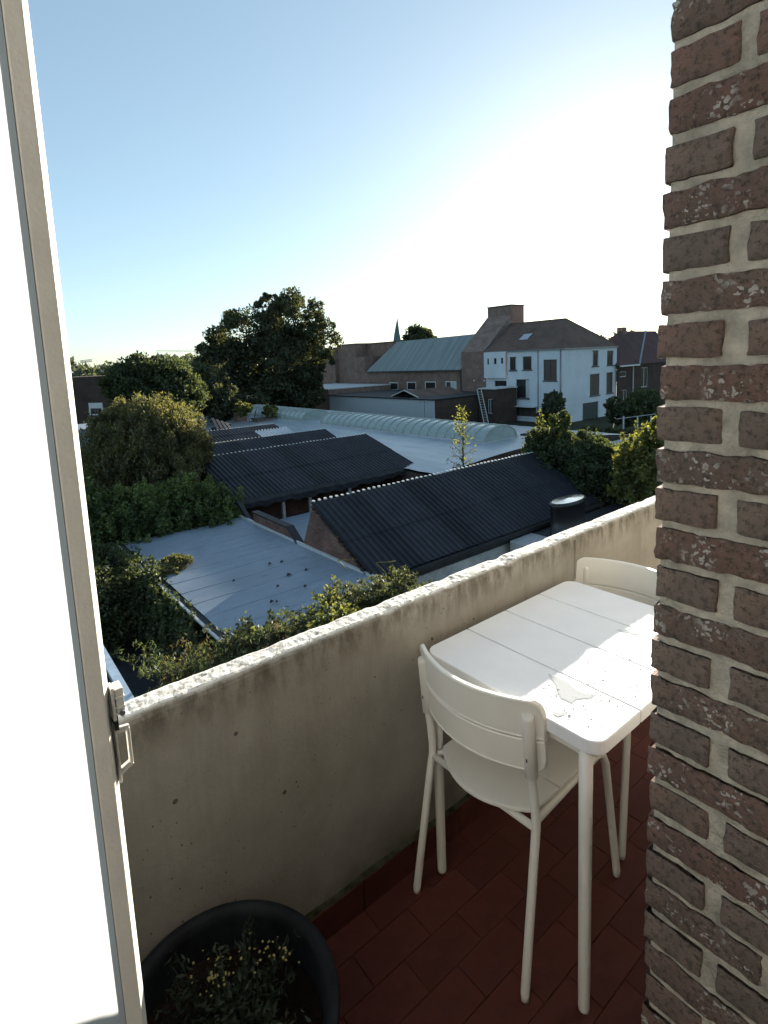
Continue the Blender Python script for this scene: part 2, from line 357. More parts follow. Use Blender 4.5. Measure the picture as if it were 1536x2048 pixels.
M['leaf_hedge'] = leaf('hedge_leaf', (0.095, 0.145, 0.062), 0.5, yellow=(0.13, 0.175, 0.07))
M['leaf_bright'] = leaf('fresh_leaf', (0.11, 0.14, 0.055), 0.5, yellow=(0.16, 0.17, 0.06))
M['leaf_dry'] = leaf('dry_seed_heads', (0.16, 0.13, 0.08), 0.3)
M['leaf_pot'] = leaf('pot_plant_leaf', (0.040, 0.055, 0.034), 0.2)
M['leaf_far'] = leaf('distant_foliage', (0.10, 0.12, 0.09), 0.3)

# ------------------------------------------------------------------ foliage
def leaf_mesh(name, centres, size, mat, parent, normals=None, aspect=0.55, upright=0.0, jitter=0.9, kind=None, label=None):
    n = len(centres); C = np.asarray(centres, float)
    a = rng.normal(size=(n, 3)); a[:, 2] = a[:, 2]*(1-upright) + upright*2.2
    a /= np.linalg.norm(a, axis=1)[:, None]
    b = rng.normal(size=(n, 3))
    if normals is not None: b = b*jitter + normals
    b = np.cross(a, b); b /= (np.linalg.norm(b, axis=1)[:, None]+1e-9)
    s = size*(0.6+0.8*rng.random((n, 1)))
    off = origin(parent) if parent is not None else Vector((0, 0, 0)); C = C-np.array(off)
    mid = 0.15*np.cross(a, b)*s
    V = np.empty((n, 4, 3)); V[:, 0] = C-a*s*0.5; V[:, 1] = C+b*s*aspect*0.5+mid; V[:, 2] = C+a*s*0.5; V[:, 3] = C-b*s*aspect*0.5+mid
    me = bpy.data.meshes.new(name); me.vertices.add(n*4); me.vertices.foreach_set('co', V.reshape(-1))
    me.loops.add(n*4); me.loops.foreach_set('vertex_index', np.arange(n*4, dtype=np.int32))
    me.polygons.add(n); me.polygons.foreach_set('loop_start', np.arange(0, n*4, 4, dtype=np.int32)); me.polygons.foreach_set('loop_total', np.full(n, 4, dtype=np.int32))
    me.materials.append(mat); me.update(calc_edges=True)
    o = link(bpy.data.objects.new(name, me)); o.parent = parent
    return tag(o, label, None, None, kind)
def blob_points(blobs, n, clump=0.16, clumps=60, zc=1.0, fill=0.25, stretch_z=1.0):
    """leaf positions: every blob is an ellipsoid covered in smaller clumps"""
    vol = np.array([(b[3]*b[4]*b[5])**(2/3) for b in blobs]); share = vol/vol.sum(); P = []; N = []
    for b, sh in zip(blobs, share):
        c = np.array(b[:3]); r = np.array(b[3:6]); k = max(6, int(clumps*sh*len(blobs)/1.0)); m = int(n*sh)
        u = rng.normal(size=(k, 3)); u /= np.linalg.norm(u, axis=1)[:, None]
        rad = 0.72+0.30*rng.random((k, 1)); cc = u*rad
        cr = clump*(0.6+0.9*rng.random(k))
        idx = rng.integers(0, k, int(m*(1-fill)))
        g = rng.normal(size=(len(idx), 3)); g /= np.linalg.norm(g, axis=1)[:, None]; g[:, 2] *= stretch_z
        p = cc[idx]+g*(cr[idx][:, None])*(0.5+0.6*rng.random((len(idx), 1)))
        P.append(c+p*r); N.append(g)
        q = rng.normal(size=(m-len(idx), 3)); q /= np.linalg.norm(q, axis=1)[:, None]
        P.append(c+q*(0.35+0.5*rng.random((len(q), 1)))*r); N.append(q)
    return np.concatenate(P), np.concatenate(N)
def tree(name, base, blobs, n, size, mat, label, cat='tree', group=None, trunk=0.3, limbs=7, **kw):
    t = thing(name, base, label, cat, group)
    lo = {k: kw.pop(k) for k in ('clump', 'clumps', 'fill', 'stretch_z') if k in kw}
    P, N = blob_points(blobs, n, **lo)
    leaf_mesh('crown' if cat == 'tree' else 'foliage', P, size, mat, t, N, **kw)
    mb = MB(); top = np.mean([b[:3] for b in blobs], axis=0); base = np.array(base, float)
    mb.tube([base, base*0.55+top*0.45+[trunk*.3, 0, 0], top], [trunk, trunk*0.7, trunk*0.35], 8)
    for i in range(limbs):
        b = blobs[i % len(blobs)]; e = np.array(b[:3])+np.array(b[3:6])*rng.uniform(-.7, .7, 3)
        s = base*0.4+top*0.6; mb.tube([s, (s+e)/2+rng.uniform(-.2, .2, 3)*trunk*3, e], [trunk*0.45, trunk*0.28, trunk*0.08], 6)
    mb.build('trunk' if cat == 'tree' else 'stem', M['bark'], t, smooth=True)
    return t

# ------------------------------------------------------------------ ground
g = MB(); g.grid([[(x, y, G) for x in (-1500, -200, 60, 300, 3000)] for y in (-1500, -200, 60, 300, 3000)])
tag(g.build('ground', M['ground']), kind='structure')
y_ = MB(); y_.grid([[(x, y, G+0.02) for x in (-6, 9.8)] for y in (1.6, 22)])
tag(y_.build('courtyard', M['yard']), kind='structure')

# ------------------------------------------------------------------ walls with openings
def wall_mb(axis, pos, a0, a1, z0, z1, holes=(), depth=0.25):
    """outer face at pos (seen from the low side), with reveals going back by depth"""
    mb = MB(); A = sorted({a0, a1, *[h[0] for h in holes], *[h[1] for h in holes]}); Z = sorted({z0, z1, *[h[2] for h in holes], *[h[3] for h in holes]})
    P = (lambda a, z, d=0: (pos+d, a, z)) if axis == 'X' else (lambda a, z, d=0: (a, pos+d, z))
    for i in range(len(A)-1):
        for j in range(len(Z)-1):
            ca, cz = (A[i]+A[i+1])/2, (Z[j]+Z[j+1])/2
            if any(h[0] < ca < h[1] and h[2] < cz < h[3] for h in holes): continue
            mb.add([P(A[i], Z[j]), P(A[i+1], Z[j]), P(A[i+1], Z[j+1]), P(A[i], Z[j+1])], [(0, 1, 2, 3)])
    for h in holes:
        b = [(h[0], h[2]), (h[1], h[2]), (h[1], h[3]), (h[0], h[3])]
        for k in range(4):
            p, q = b[k], b[(k+1) % 4]; mb.add([P(*p), P(*q), P(*q, depth), P(*p, depth)], [(0, 1, 2, 3)])
    mb.add([P(a0, z1), P(a1, z1), P(a1, z1, depth), P(a0, z1, depth)], [(0, 1, 2, 3)])
    mb.add([P(a0, z0, depth), P(a1, z0, depth), P(a1, z1, depth), P(a0, z1, depth)], [(0, 1, 2, 3)])
    for a in (a0, a1): mb.add([P(a, z0), P(a, z1), P(a, z1, depth), P(a, z0, depth)], [(0, 1, 2, 3)])
    return mb
def window(parent, axis, pos, a0, a1, z0, z1, frame, pane, cols=2, rows=1, sill=True, fw=0.09, name='window', inset=0.12, curtain=0):
    B = (lambda mb, p0, p1, u0, u1, w0, w1: mb.box(p0, p1, u0, u1, w0, w1)) if axis == 'X' else (lambda mb, p0, p1, u0, u1, w0, w1: mb.box(u0, u1, p0, p1, w0, w1))
    d = pos+inset; mb = MB()
    B(mb, d, d+.06, a0+.003, a0+fw, z0+.003, z1-.003); B(mb, d, d+.06, a1-fw, a1-.003, z0+.003, z1-.003)
    B(mb, d+.001, d+.059, a0+fw, a1-fw, z0+.003, z0+fw); B(mb, d+.001, d+.059, a0+fw, a1-fw, z1-fw, z1-.003)
    for i in range(1, cols): c = a0+(a1-a0)*i/cols; B(mb, d+.002, d+.058, c-fw*.4, c+fw*.4, z0+fw, z1-fw)
    for i in range(1, rows): c = z0+(z1-z0)*i/rows; B(mb, d+.004, d+.056, a0+fw, a1-fw, c-fw*.3, c+fw*.3)
    o = mb.build(name, frame, parent)
    p = MB(); B(p, d+.025, d+.035, a0+fw*.8, a1-fw*.8, z0+fw*.8, z1-fw*.8); p.build('pane', pane, o)
    if curtain:
        q = MB(); B(q, d+.012, d+.02, a0+fw*.9, a0+(a1-a0)*curtain, z0+fw*.9, z1-fw*.9); q.build('curtain', M['lead_white'], o)
    if sill: q = MB(); B(q, pos-.10, pos+.12, a0-.12, a1+.12, z0-.14, z0-.004); q.build('sill', M['sill'], o)
    return o

# ================================================================== FAR BUILDINGS
XF = 63.7
# --- white three-storey house with hip roof
YB, ZE = 41.7, 1.9
H = thing('white_house', (XF, YB, G), 'white rendered three storey house with brown hip roof and tall brick chimney', 'house')
A_open = {}
A = [(53.54, 53.86, .1, .98, 1, 0), (52.15, 52.62, .15, 1.0, 1, 0), (50.95, 51.36, .2, 1.02, 1, 0),
     (49.0, 50.2, -.78, 1.1, 2, 1), (46.5, 47.95, -.72, 1.1, 2, 1), (42.55, 44.6, -2.2, .57, 2, 1),
     (46.9, 49.1, -4.7, -2.05, 2, 1), (42.5, 44.6, -7.0, -3.9, 2, 0), (45.8, 50.1, -7.2, -5.9, 4, 0)]
wall_mb('X', XF, YB, 50.6, G, ZE, [a[:4] for a in A[3:]]).build('wall', M['render_white'], H)
# projecting upper bay at the far end
wall_mb('X', XF-.5, 50.604, 54.5, -1.85, ZE, [a[:4] for a in A[:3]]).build('wall', M['render_white'], H)
wall_mb('X', XF-.05, 50.604, 54.5, -3.9, -1.86, [(50.75, 52.9, -3.65, -2.25)]).build('wall', M['render_white'], H)
wall_mb('X', XF-.02, 50.604, 54.5, G, -3.91, [(50.9, 52.8, -7.6, -5.5)]).build('wall', M['render_white'], H)
for i, a in enumerate(A):
    window(H, 'X', XF-(.5 if i < 3 else 0), *a[:4], M['frame_brown'], M['glass_blind'] if i in (5, 8) else M['glass'], cols=a[4], sill=bool(a[5]), curtain={3: .22, 6: .3, 7: 0}.get(i, 0))
window(H, 'X', XF-.05, 50.75, 52.9, -3.65, -2.25, M['frame_brown'], M['glass'], cols=3)
window(H, 'X', XF-.02, 50.9, 52.8, -7.6, -5.5, M['frame_brown'], M['glass'], cols=2, sill=False)
mb = MB(); mb.box(XF-1.1, XF-.01, 45.5, 50.4, -5.82, -5.7); mb.build('awning', M['render_white'], H)
B = [(70.75, 72.35, -.64, 1.5, 1), (74.65, 76.35, -.66, 1.38, 1), (70.25, 72.75, -4.7, -1.72, 1), (74.55, 76.35, -4.66, -1.7, 1)]
XR = 77.3
wall_mb('Y', YB, XF+.26, XR, G, ZE, [b[:4] for b in B]+[(68.5, 72.5, G, -5.6), (74.5, 76.6, G, -5.5)]).build('wall', M['render_white'], H)
for i, b in enumerate(B): window(H, 'Y', YB, *b[:4], M['frame_brown'], M['glass_blind'] if i > 1 else M['glass'], cols=2, curtain=.3 if i == 0 else 0)
mb = MB(); mb.box(68.5, 72.5, YB+.15, YB+.2, G, -5.6)
for i in range(6): mb.box(68.52, 72.48, YB+.12, YB+.15, G+.36*i+.02, G+.36*i+.34)
mb.build('garage_door', simple('dark_green_garage_door', (0.05, 0.065, 0.06), 0.6), H)
mb = MB(); mb.box(74.5, 76.6, YB+.15, YB+.2, G, -5.5); mb.build('garage_door', M['frame_brown'], H)
mb = MB(); mb.add([(XF+.3, YB-.03, G), (XR, YB-.03, G), (XR, YB-.03, -5.3), (XF+.3, YB-.03, -5.42)], [(0, 1, 2, 3)])
mb = MB(); mb.tube([(XF-.1, YB+.25, G), (XF-.1, YB+.25, ZE-.1)], .07, 8); mb.tube([(XF-.1, 45.4, -7), (XF-.1, 45.4, ZE-.1)], .05, 8)
mb.build('drainpipe', M['zinc'], H, smooth=True)
mb = MB(); mb.beam((XF-.12, YB-.2, ZE), (XF-.12, 54.5, ZE), .22, .16); mb.beam((XF-.1, YB-.13, ZE), (XR, YB-.13, ZE), .2, .16)
mb.build('gutter', M['zinc'], H)
# roof: eave line, ridge, hip
rz = 6.1; rx = 70.0; ry = 45.3
e0 = (XF-.25, YB-.25, ZE+.08); e1 = (XR+.2, YB-.25, ZE+.08); e2 = (XF-.25, 54.75, ZE+.08); r0 = (rx, ry, rz); r1 = (rx, 54.75, rz-.02); e3 = (XR+.2, 54.75, ZE+.08)
mb = MB(); mb.add([e0, e2, r1, r0, e1, e3], [(0, 3, 2, 1), (0, 4, 3), (4, 5, 2, 3), (1, 2, 5), (0, 1, 5, 4)])
rf = mb.build('roof', M['tiles_brown'], H)
mb = MB(); mb.tube([e0, r0], .09, 6); mb.tube([e1, r0], .09, 6); mb.tube([r0, r1], .10, 6); mb.build('ridge_cap', M['tiles_brown'], rf)
q = [onX(1046, 683, 66.3), onX(1056, 669, 67.3), onX(1070, 668, 67.3), onX(1061, 683, 66.3)]
def roofz(x): return ZE+.08+(x-(XF-.25))*(rz-ZE-.08)/(rx-XF+.25)
mb = MB(); ys = (48.6, 50.0); mb.prism([(65.6, ys[0], roofz(65.6)+.06), (66.9, ys[0], roofz(66.9)+.06), (66.9, ys[1], roofz(66.9)+.06), (65.6, ys[1], roofz(65.6)+.06)], (-.05, 0, .08))
mb.build('skylight', simple('skylight_glass', (0.35, 0.38, 0.42), 0.12, 0.6), rf)
# brick party gable with big stack
mb = MB(); mb.prism([(XF-.05, 54.8, -4), (XF-.05, 54.8, ZE+.2), (70.0, 54.8, 7.5), (70.0, 54.8, 8.9), (73.2, 54.8, 8.9), (73.2, 54.8, -4)], (0, 4.6, 0))
gb = mb.build('party_wall', M['hall_brick'], H)
mb = MB(); mb.box(69.9, 73.3, 54.7, 59.5, 8.9, 9.05); mb.build('chimney_coping', M['sill'], gb)
mb = MB(); mb.beam((XF-.1, 54.78, ZE+.3), (70.0, 54.78, 6.6), .12, .12); mb.build('flashing', M['zinc'], gb)

aerial = MB(); aerial.tube([(76.5, 43.5, 2.2), (76.5, 43.5, 4.3)], .04, 5)
for k in range(5): aerial.beam((76.5-.5+.25*k, 43.2, 4.2), (76.5-.5+.25*k, 43.8, 4.2), .03, .03)
aerial.beam((75.9, 43.5, 4.2), (77.1, 43.5, 4.2), .04, .04); aerial.build('aerial', M['zinc'], H)
# --- long brick hall with grey metal roof
Hh = thing('brick_hall', (XF, 59.5, G), 'long brick hall with grey ribbed metal roof and four small white framed windows', 'building')
wins = [(74.7, 77.1, -4.0, -2.6), (70.0, 72.4, -3.95, -2.5), (65.2, 67.8, -3.85, -2.42), (60.6, 63.0, -3.8, -2.35)]
ZB = -.6
wall_mb('X', XF, 59.45, 84.3, G, ZB, wins).build('wall', M['hall_brick'], Hh)
for i, a in enumerate(wins): window(Hh, 'X', XF, *a, M['frame_white'], M['glass'] if i < 3 else M['glass_blind'], cols=1 if i < 3 else 2, sill=False, fw=.16, inset=.02, curtain=.5 if i == 3 else 0)
L0, L1 = np.array([XF-.3, 59.45, ZB]), np.array([XF-.3, 83.5, ZB-.05]); T0, T1 = np.array([68.5, 59.45, 4.95]), np.array([68.5, 80.2, 4.65])
rows = []; nr = 84
for k in range(2):
    row = []
    for i in range(nr*4+1):
        u = i/(nr*4); p = (L0*(1-u)+L1*u) if k == 0 else (T0*(1-u)+T1*u)
        p = p+np.array([-.05, 0, .07])*(1 if i % 4 in (1, 2) else 0); row.append(p)
    rows.append(row)
mb = MB(); mb.grid(rows); mb.build('roof', M['grey_sheet'], Hh)
mb = MB(); mb.prism([L0, T0, T0+np.array([0, 0, -6.0]), np.array([XF, 59.45, -6])], (0, .2, 0)); mb.beam(L0-[0, 0, .1], L1-[0, 0, .1], .15, .15); mb.build('verge', M['sill'], Hh)
mb = MB(); mb.box(68.5, 80, 59.7, 80, G, 4.7); mb.build('rear_wall', M['hall_brick'], Hh)
for yy in (56.64, 54.64):
    l = MB(); l.tube([(XF-.06, yy, -2.3), (XF-.35, yy, -2.25)], [.12, .16], 10); l.build('wall_lamp', M['lead_white'], H, smooth=True)
# --- tall blind brick block
T = thing('tall_brick_block', (66, 92, G), 'tall windowless red brown brick block beside the big tree', 'building')
mb = MB(); mb.box(68.75, 80, 79.0, 90.0, G, 4.75); mb.box(66.0, 80, 90.05, 96.4, G, 4.78); mb.box(65.2, 80, 96.45, 103.5, G, 4.3); mb.box(63.8, 68.7, 84.4, 90.0, G, 2.2)
mb.build('wall', M['hall_brick'], T)
mb = MB(); mb.box(68.6, 80, 78.9, 89.9, 4.755, 4.88); mb.box(65.9, 80, 89.95, 96.35, 4.785, 4.93); mb.box(65.1, 80, 96.4, 103.6, 4.305, 4.42); mb.build('coping', M['sill'], T)
# --- lower flat roofed blocks in front of the hall
Lb = thing('low_brick_block', (50, 76.3, G), 'low flat roofed brick block with a grey rendered panel left of the white clad shed', 'building')
mb = MB(); mb.box(50, 63.3, 76.3, 94, G, -3.05); mb.build('wall', M['hall_brick'], Lb)
mb = MB(); mb.box(49.85, 63.3, 76.2, 94.1, -3.04, -2.9); mb.build('coping', M['lead_white'], Lb)
mb = MB(); mb.box(49.94, 49.997, 82.5, 92.3, -6.8, -4.1); mb.build('render_panel', M['render_grey'], Lb)
Wb = thing('clad_shed', (49, 51.5, G), 'flat roofed shed clad in pale diamond shingles behind the vaulted skylight', 'shed')
mb = MB(); mb.box(50, 63.2, 51.5, 76.0, G, -4.06); mb.build('wall', M['dark_brick'], Wb)
mb = MB(); mb.box(49.9, 49.996, 53.4, 76.0, G, -4.0); mb.build('cladding', M['diamond'], Wb)
mb = MB(); mb.box(49.9, 49.996, 51.5, 53.3, G, -4.0); mb.build('cladding', M['diamond'], Wb)
mb = MB(); mb.box(49.7, 63.2, 51.4, 76.1, -3.999, -3.85); mb.build('roof_edge', M['tar'], Wb)
mb = MB()
for yy in (61.4, 55.6): mb.add([(51, 58.5, -2.9), (51, yy, -3.84), (60, yy, -3.84), (60, 58.5, -2.9)], [(0, 1, 2, 3)])
mb.build('roof_lantern', M['tiles_brown'], Wb)
mb = MB(); mb.beam((50.95, 58.5, -2.88), (50.95, 61.4, -3.82), .15, .12); mb.beam((50.95, 58.5, -2.88), (50.95, 55.6, -3.82), .15, .12); mb.build('lantern_trim', M['lead_white'], Wb)
Db = thing('dark_brick_annex', (58.3, 48.4, G), 'dark brick annex with flat roof and a ladder leaning on it', 'building')
mb = wall_mb('X', 58.3, 48.4, 51.3, G, -3.1, [(48.9, 49.7, -6.4, -4.4)]); mb.build('wall', M['dark_brick'], Db)
mb = MB(); mb.box(58.6, 63.0, 48.5, 51.3, G, -3.2); mb.build('rear_wall', M['dark_brick'], Db)
window(Db, 'X', 58.3, 48.9, 49.7, -6.4, -4.4, M['frame_white'], M['glass'], cols=2, sill=False)
mb = MB(); mb.box(58.15, 63.0, 48.3, 51.3, -3.09, -2.95); mb.build('coping', M['lead_white'], Db)
Ld = thing('ladder', (53.5, 45.2, G), 'grey aluminium ladder leaning on the dark brick annex', 'ladder')
p0, p1 = onX(969, 850, 56.5), onX(954, 779, 58.1)
for dy in (0, .75):
    mb = MB(); mb.beam(p0+[0, -dy, 0], p1+[0, -dy, 0], .09, .09); mb.build('rail', M['lead_white'], Ld)
for i in range(1, 14):
    a = p0*(1-i/14)+p1*(i/14); mb = MB(); mb.beam(a, a+[0, -.75, 0], .05, .05); mb.build('rung', M['lead_white'], Ld)
# --- brick house at the right
Rh = thing('dark_brick_house', (77.4, 41, G), 'dark brick house with steep maroon tiled roof beside the brick pier', 'house')
ww = [(77.3, 79.3, -2.5, -1.7), (77.9, 79.5, -7, -4.4), (83.6, 85.8, -4.4, -1.4), (83.6, 85.8, -7.6, -5.6)]
wall_mb('Y', 41.2, 76.9, 93, G, -.8, ww).build('wall', M['dark_brick'], Rh)
for i, a in enumerate(ww): window(Rh, 'Y', 41.2, *a, M['frame_white'], M['glass'], cols=1 if i == 0 else 2, sill=i > 1)
mb = MB(); mb.add([(76.6, 40.9, -.82), (84.2, 45, 4.3), (76.6, 49, -.82), (96, 40.9, -.82), (96, 45, 4.3), (96, 49, -.82)], [(0, 3, 4, 1), (1, 4, 5, 2), (0, 1, 2), (3, 5, 4)]); rr = mb.build('roof', M['tiles_dark'], Rh)
mb = MB(); mb.box(84.4, 85.6, 44.6, 45.6, 3.6, 4.9); mb.build('chimney', M['hall_brick'], rr)
mb = MB(); mb.beam((82.4, 40.85, -.75), (92.5, 45, 4.35), .25, .1); mb.build('valley_flashing', M['zinc'], rr)
mb = MB(); mb.beam((76.7, 40.8, -.9), (82.2, 40.8, -.9), .25, .2); mb.build('gutter', M['frame_white'], Rh)
mb = MB(); mb.tube([(80.9, 41.05, G), (80.9, 41.05, -1)], .08, 8); mb.build('drainpipe', M['lead_white'], Rh)

# --- big vaulted workshop roof
def vault(x): return -5.15+.85*(1-((x-30.5)/11.5)**2)
Vr = thing('workshop', (21, 24, G), 'large workshop under a gently curved silver roof with vaulted skylights', 'building')
rows = []
for i in range(60):
    y = 21.4+i*(72-21.4)/59; rows.append([(x, y, vault(x)+(.035 if i % 2 else 0)) for x in np.linspace(21, 42, 30)])
mb = MB(); mb.grid(rows)
mb.build('roof', M['silver'], Vr, smooth=True)
mb = MB(); mb.box(21.1, 41.9, 21.5, 71.9, G, -5.6); mb.box(21.05, 21.3, 21.5, 71.9, -5.6, -5.04); mb.prism([(21.1, 21.45, -5.6)]+[(x, 21.45, vault(x)-.05) for x in np.linspace(21.1, 41.9, 20)]+[(41.9, 21.45, -5.6)], (0, .12, 0)); mb.build('wall', M['dark_brick'], Vr)
def barrel(y0, y1, n, lab):
    root = thing('vaulted_skylight', (29.6, y0, -4), lab, 'skylight', 'vaulted skylights on the silver roof')
    xc, rx_, hz = 29.9, 1.75, .95; zb = vault(28.2)+.03
    mb = MB(); mb.box(xc-rx_-.12, xc+rx_+.12, y0-.1, y1+.1, zb-.25, zb+.06); mb.build('kerb', M['lead_white'], root)
    st = (y1-y0)/n
    pane = None
    for i in range(n):
        if pane is None:
            mb = MB(); mb.grid([[(xc-rx_*math.cos(a), y0+.04+v*(st-.08), zb+.07+hz*math.sin(a)) for a in np.linspace(0, math.pi, 13)] for v in (0, 1)])
            pane = mb.build('pane', M['skylight'], root, smooth=True)
        else:
            c = link(pane.copy()); c.location = pane.location+Vector((0, st*i, 0)); c.parent = root
    mb = MB()
    for i in range(n+1):
        mb.tube([(xc-(rx_+.02)*math.cos(a), y0+st*i, zb+.07+(hz+.03)*math.sin(a)) for a in np.linspace(0, math.pi, 13)], .05, 5)
    r = mb.build('glazing_bar', M['skylight_rib'], root); r['kind'] = 'stuff'
    for yy in (y0+.02, y1-.02):
        mb = MB(); mb.add([(xc-rx_*math.cos(a), yy, zb+.07+hz*math.sin(a)) for a in np.linspace(0, math.pi, 13)], [tuple(range(13))]); mb.build('end_panel', M['skylight'], root)
barrel(24.4, 44.6, 22, 'long milky vaulted skylight on the silver roof, nearest to the balcony')
barrel(48.2, 62.0, 14, 'farther milky vaulted skylight on the silver roof beside the low brick block')
hb = MB(); hb.box(32.6, 34.2, 23.4, 24.8, -4.55, -4.2); tag(hb.build('roof_hatch', M['tar']), 'small black hatch at the right end of the long skylight', 'roof hatch')

# --- sawtooth sheds
PITCH_C = 0.25
def corr_plane(name, x0, x1, ye, ze, yr, zr, mat, parent, over=.0):
    n = int((x1-x0)/PITCH_C); prof = [(0, 0), (.30, 0), (.42, 1), (.74, 1), (.86, 0)]
    rows = []
    nn = np.array([0, zr-ze, -(yr-ye)]); nn = -nn/np.linalg.norm(nn)*.045
    for (y, z) in ((ye, ze), (yr, zr)):
        row = []
        for i in range(n):
            for u, h in prof: row.append((x0+(i+u)*PITCH_C, y+nn[1]*h, z+nn[2]*h))
        rows.append(row)
    lap = .45
    A_, B_ = np.array(rows[0], float), np.array(rows[1], float); up_ = np.array([0, nn[1], nn[2]])*.45
    mb = MB(); mb.grid([A_, A_*(1-lap-.03)+B_*(lap+.03)]); mb.build(name, mat, parent)
    mb = MB(); mb.grid([A_*(1-lap)+B_*lap+up_, B_+up_*.3]); o = mb.build(name, mat, parent)
    g_ = MB()
    for i in range(n):
        xx = x0+(i+.58)*PITCH_C; g_.box(xx-.035, xx+.035, yr-.05, yr+.07, zr+.03, zr+.075+.012*math.sin(i*7))
    g_.build('ridge_glint_tabs', M['glint'], o)['kind'] = 'stuff'  # pale tabs added to stand in for sun glints at the rib ends
    return o
S1 = thing('sawtooth_shed', (10, 13.1, G), 'nearest black corrugated sawtooth shed with bare brick gable', 'shed', 'black corrugated sawtooth sheds')
corr_plane('roof', 9.86, 23.0, 13.0, -5.18, 16.62, -3.38, M['corr'], S1)
mb = MB(); mb.prism([(9.95, 13.15, -5.35), (9.95, 16.62, -3.46), (9.95, 17.45, -5.1), (9.95, 17.5, G), (9.95, 13.15, G)], (.25, 0, 0)); mb.build('gable', M['gable_brick'], S1)
mb = MB(); mb.prism([(10.2, 16.66, -3.46), (10.2, 17.45, -5.1), (10.2, 17.4, -5.1), (10.2, 16.55, -3.5)], (12.6, 0, 0)); mb.build('rear_glazing', M['glass'], S1)
mb = MB(); mb.box(10.2, 22.8, 13.2, 13.4, G, -5.42); mb.build('wall', M['whitewash'], S1)
mb = MB(); mb.beam((9.86, 12.97, -5.3), (23, 12.97, -5.3), .16, .14); mb.beam((9.9, 13.08, -5.48), (22.8, 13.08, -5.48), .1, .2); mb.build('gutter', M['tar'], S1)
# crumbled mortar verge along the gable
mb = MB()
for i in range(34):
    u = (i+random.random())/34; yy = 13.15+u*3.45; zz = -5.3+u*1.86
    mb.box(9.86, 9.94+.02*random.random(), yy, yy+.10, zz-.02-.05*random.random(), zz+.04)
mb.build('verge', M['dark_brick'], S1)['kind'] = 'stuff'
S2 = thing('sawtooth_shed', (11, 24.4, G), 'second black corrugated sawtooth shed with open brick bay and white posts under its eave', 'shed', 'black corrugated sawtooth sheds')
corr_plane('roof', 10.4, 22.3, 24.5, -4.85, 29.5, -3.36, M['corr'], S2)
mb = MB(); mb.prism([(10.5, 24.6, -4.95), (10.5, 29.5, -3.45), (10.5, 30.3, -5.0), (10.5, 30.3, G), (10.5, 24.6, G)], (.2, 0, 0)); mb.build('gable', M['dark_brick'], S2)
mb = MB(); mb.box(10.7, 22.2, 27.0, 27.2, G, -4.4); mb.build('wall', M['gable_brick'], S2)
mb = MB(); rows = []
for i in range(50):
    u = i/49; x = 10.4+u*11.9; s = .06*math.sin(i*1.7)+.04*math.sin(i*.63+1)
    rows.append([(x, 24.45, -4.82), (x, 24.3+s*.5, -5.0+s*.3), (x, 24.35, -5.22+s-.12*math.sin(u*3.1))])
mb.grid(rows); mb.build('loose_membrane', M['tar'], S2)
for px in (566, 620, 700):
    p = onY(px, 1000, 25.0); mb = MB(); mb.box(p[0]-.07, p[0]+.07, 24.93, 25.07, G, -5.0); mb.build('post', M['lead_white'], S2)
S3 = thing('sawtooth_shed', (13, 31, G), 'third black corrugated sawtooth shed with a pale ribbed patch behind its ridge', 'shed', 'black corrugated sawtooth sheds')
corr_plane('roof', 12.2, 22.0, 31.0, -4.4, 34.2, -3.34, M['corr'], S3)
mb = MB(); mb.box(12.3, 21.9, 31.2, 34.9, G, -4.5); mb.build('wall', M['dark_brick'], S3)
corr_plane('translucent_sheets', 18.2, 21.0, 36.0, -4.0, 38.2, -3.4, simple('pale_ribbed_sheet', (0.5, 0.53, 0.55), 0.5), S3)
S4 = thing('sawtooth_shed', (15, 38, G), 'farthest black corrugated sawtooth shed beside the thuja crown', 'shed', 'black corrugated sawtooth sheds')
corr_plane('roof', 15.0, 21.3, 38.4, -3.9, 40.8, -3.32, M['corr'], S4)
mb = MB(); mb.box(15.1, 21.2, 38.6, 41.5, G, -4.0); mb.build('wall', M['dark_brick'], S4)

# yard between sheds: sloping brick parapet, white beam, gully roof
Pw = thing('brick_parapet', (9.9, 18, G), 'low sloping brick parapet between the white roof and the sawtooth sheds', 'wall')
mb = MB(); mb.prism([(9.9, 21.5, -5.4), (9.9, 21.5, -4.68), (9.9, 18.5, -4.70), (9.9, 17.7, -5.25), (9.9, 17.62, -5.5)], (.24, 0, 0)); mb.build('wall', M['gable_brick'], Pw)
mb = MB(); mb.beam((9.98, 21.5, -4.64), (9.98, 18.5, -4.66), .3, .06); mb.beam((10.0, 18.5, -4.66), (10.0, 17.6, -5.3), .3, .08); mb.build('coping', M['tar'], Pw)
mb = MB(); mb.beam((10.0, 23.2, -4.55), (10.0, 21.85, -5.3), .18, .16); tag(mb.build('fallen_beam', M['tar']), 'dark sloping beam end at the corner of the hedge and the white roof', 'beam')
mb = MB(); mb.box(10.3, 20.9, 17.7, 24.2, -6.3, -6.1); o = mb.build('gully_roof', M['felt']); tag(o, 'white flat gully roof seen in the gap behind the nearest brick gable', 'roof')
p, q = onY(575, 1053, 23.5), onY(618, 1034, 23.5)
mb = MB(); mb.beam(p, q+[3, 0, 0], .18, .2); tag(mb.build('white_beam', M['lead_white']), 'white painted beam in the open bay beneath the second black roof', 'beam')

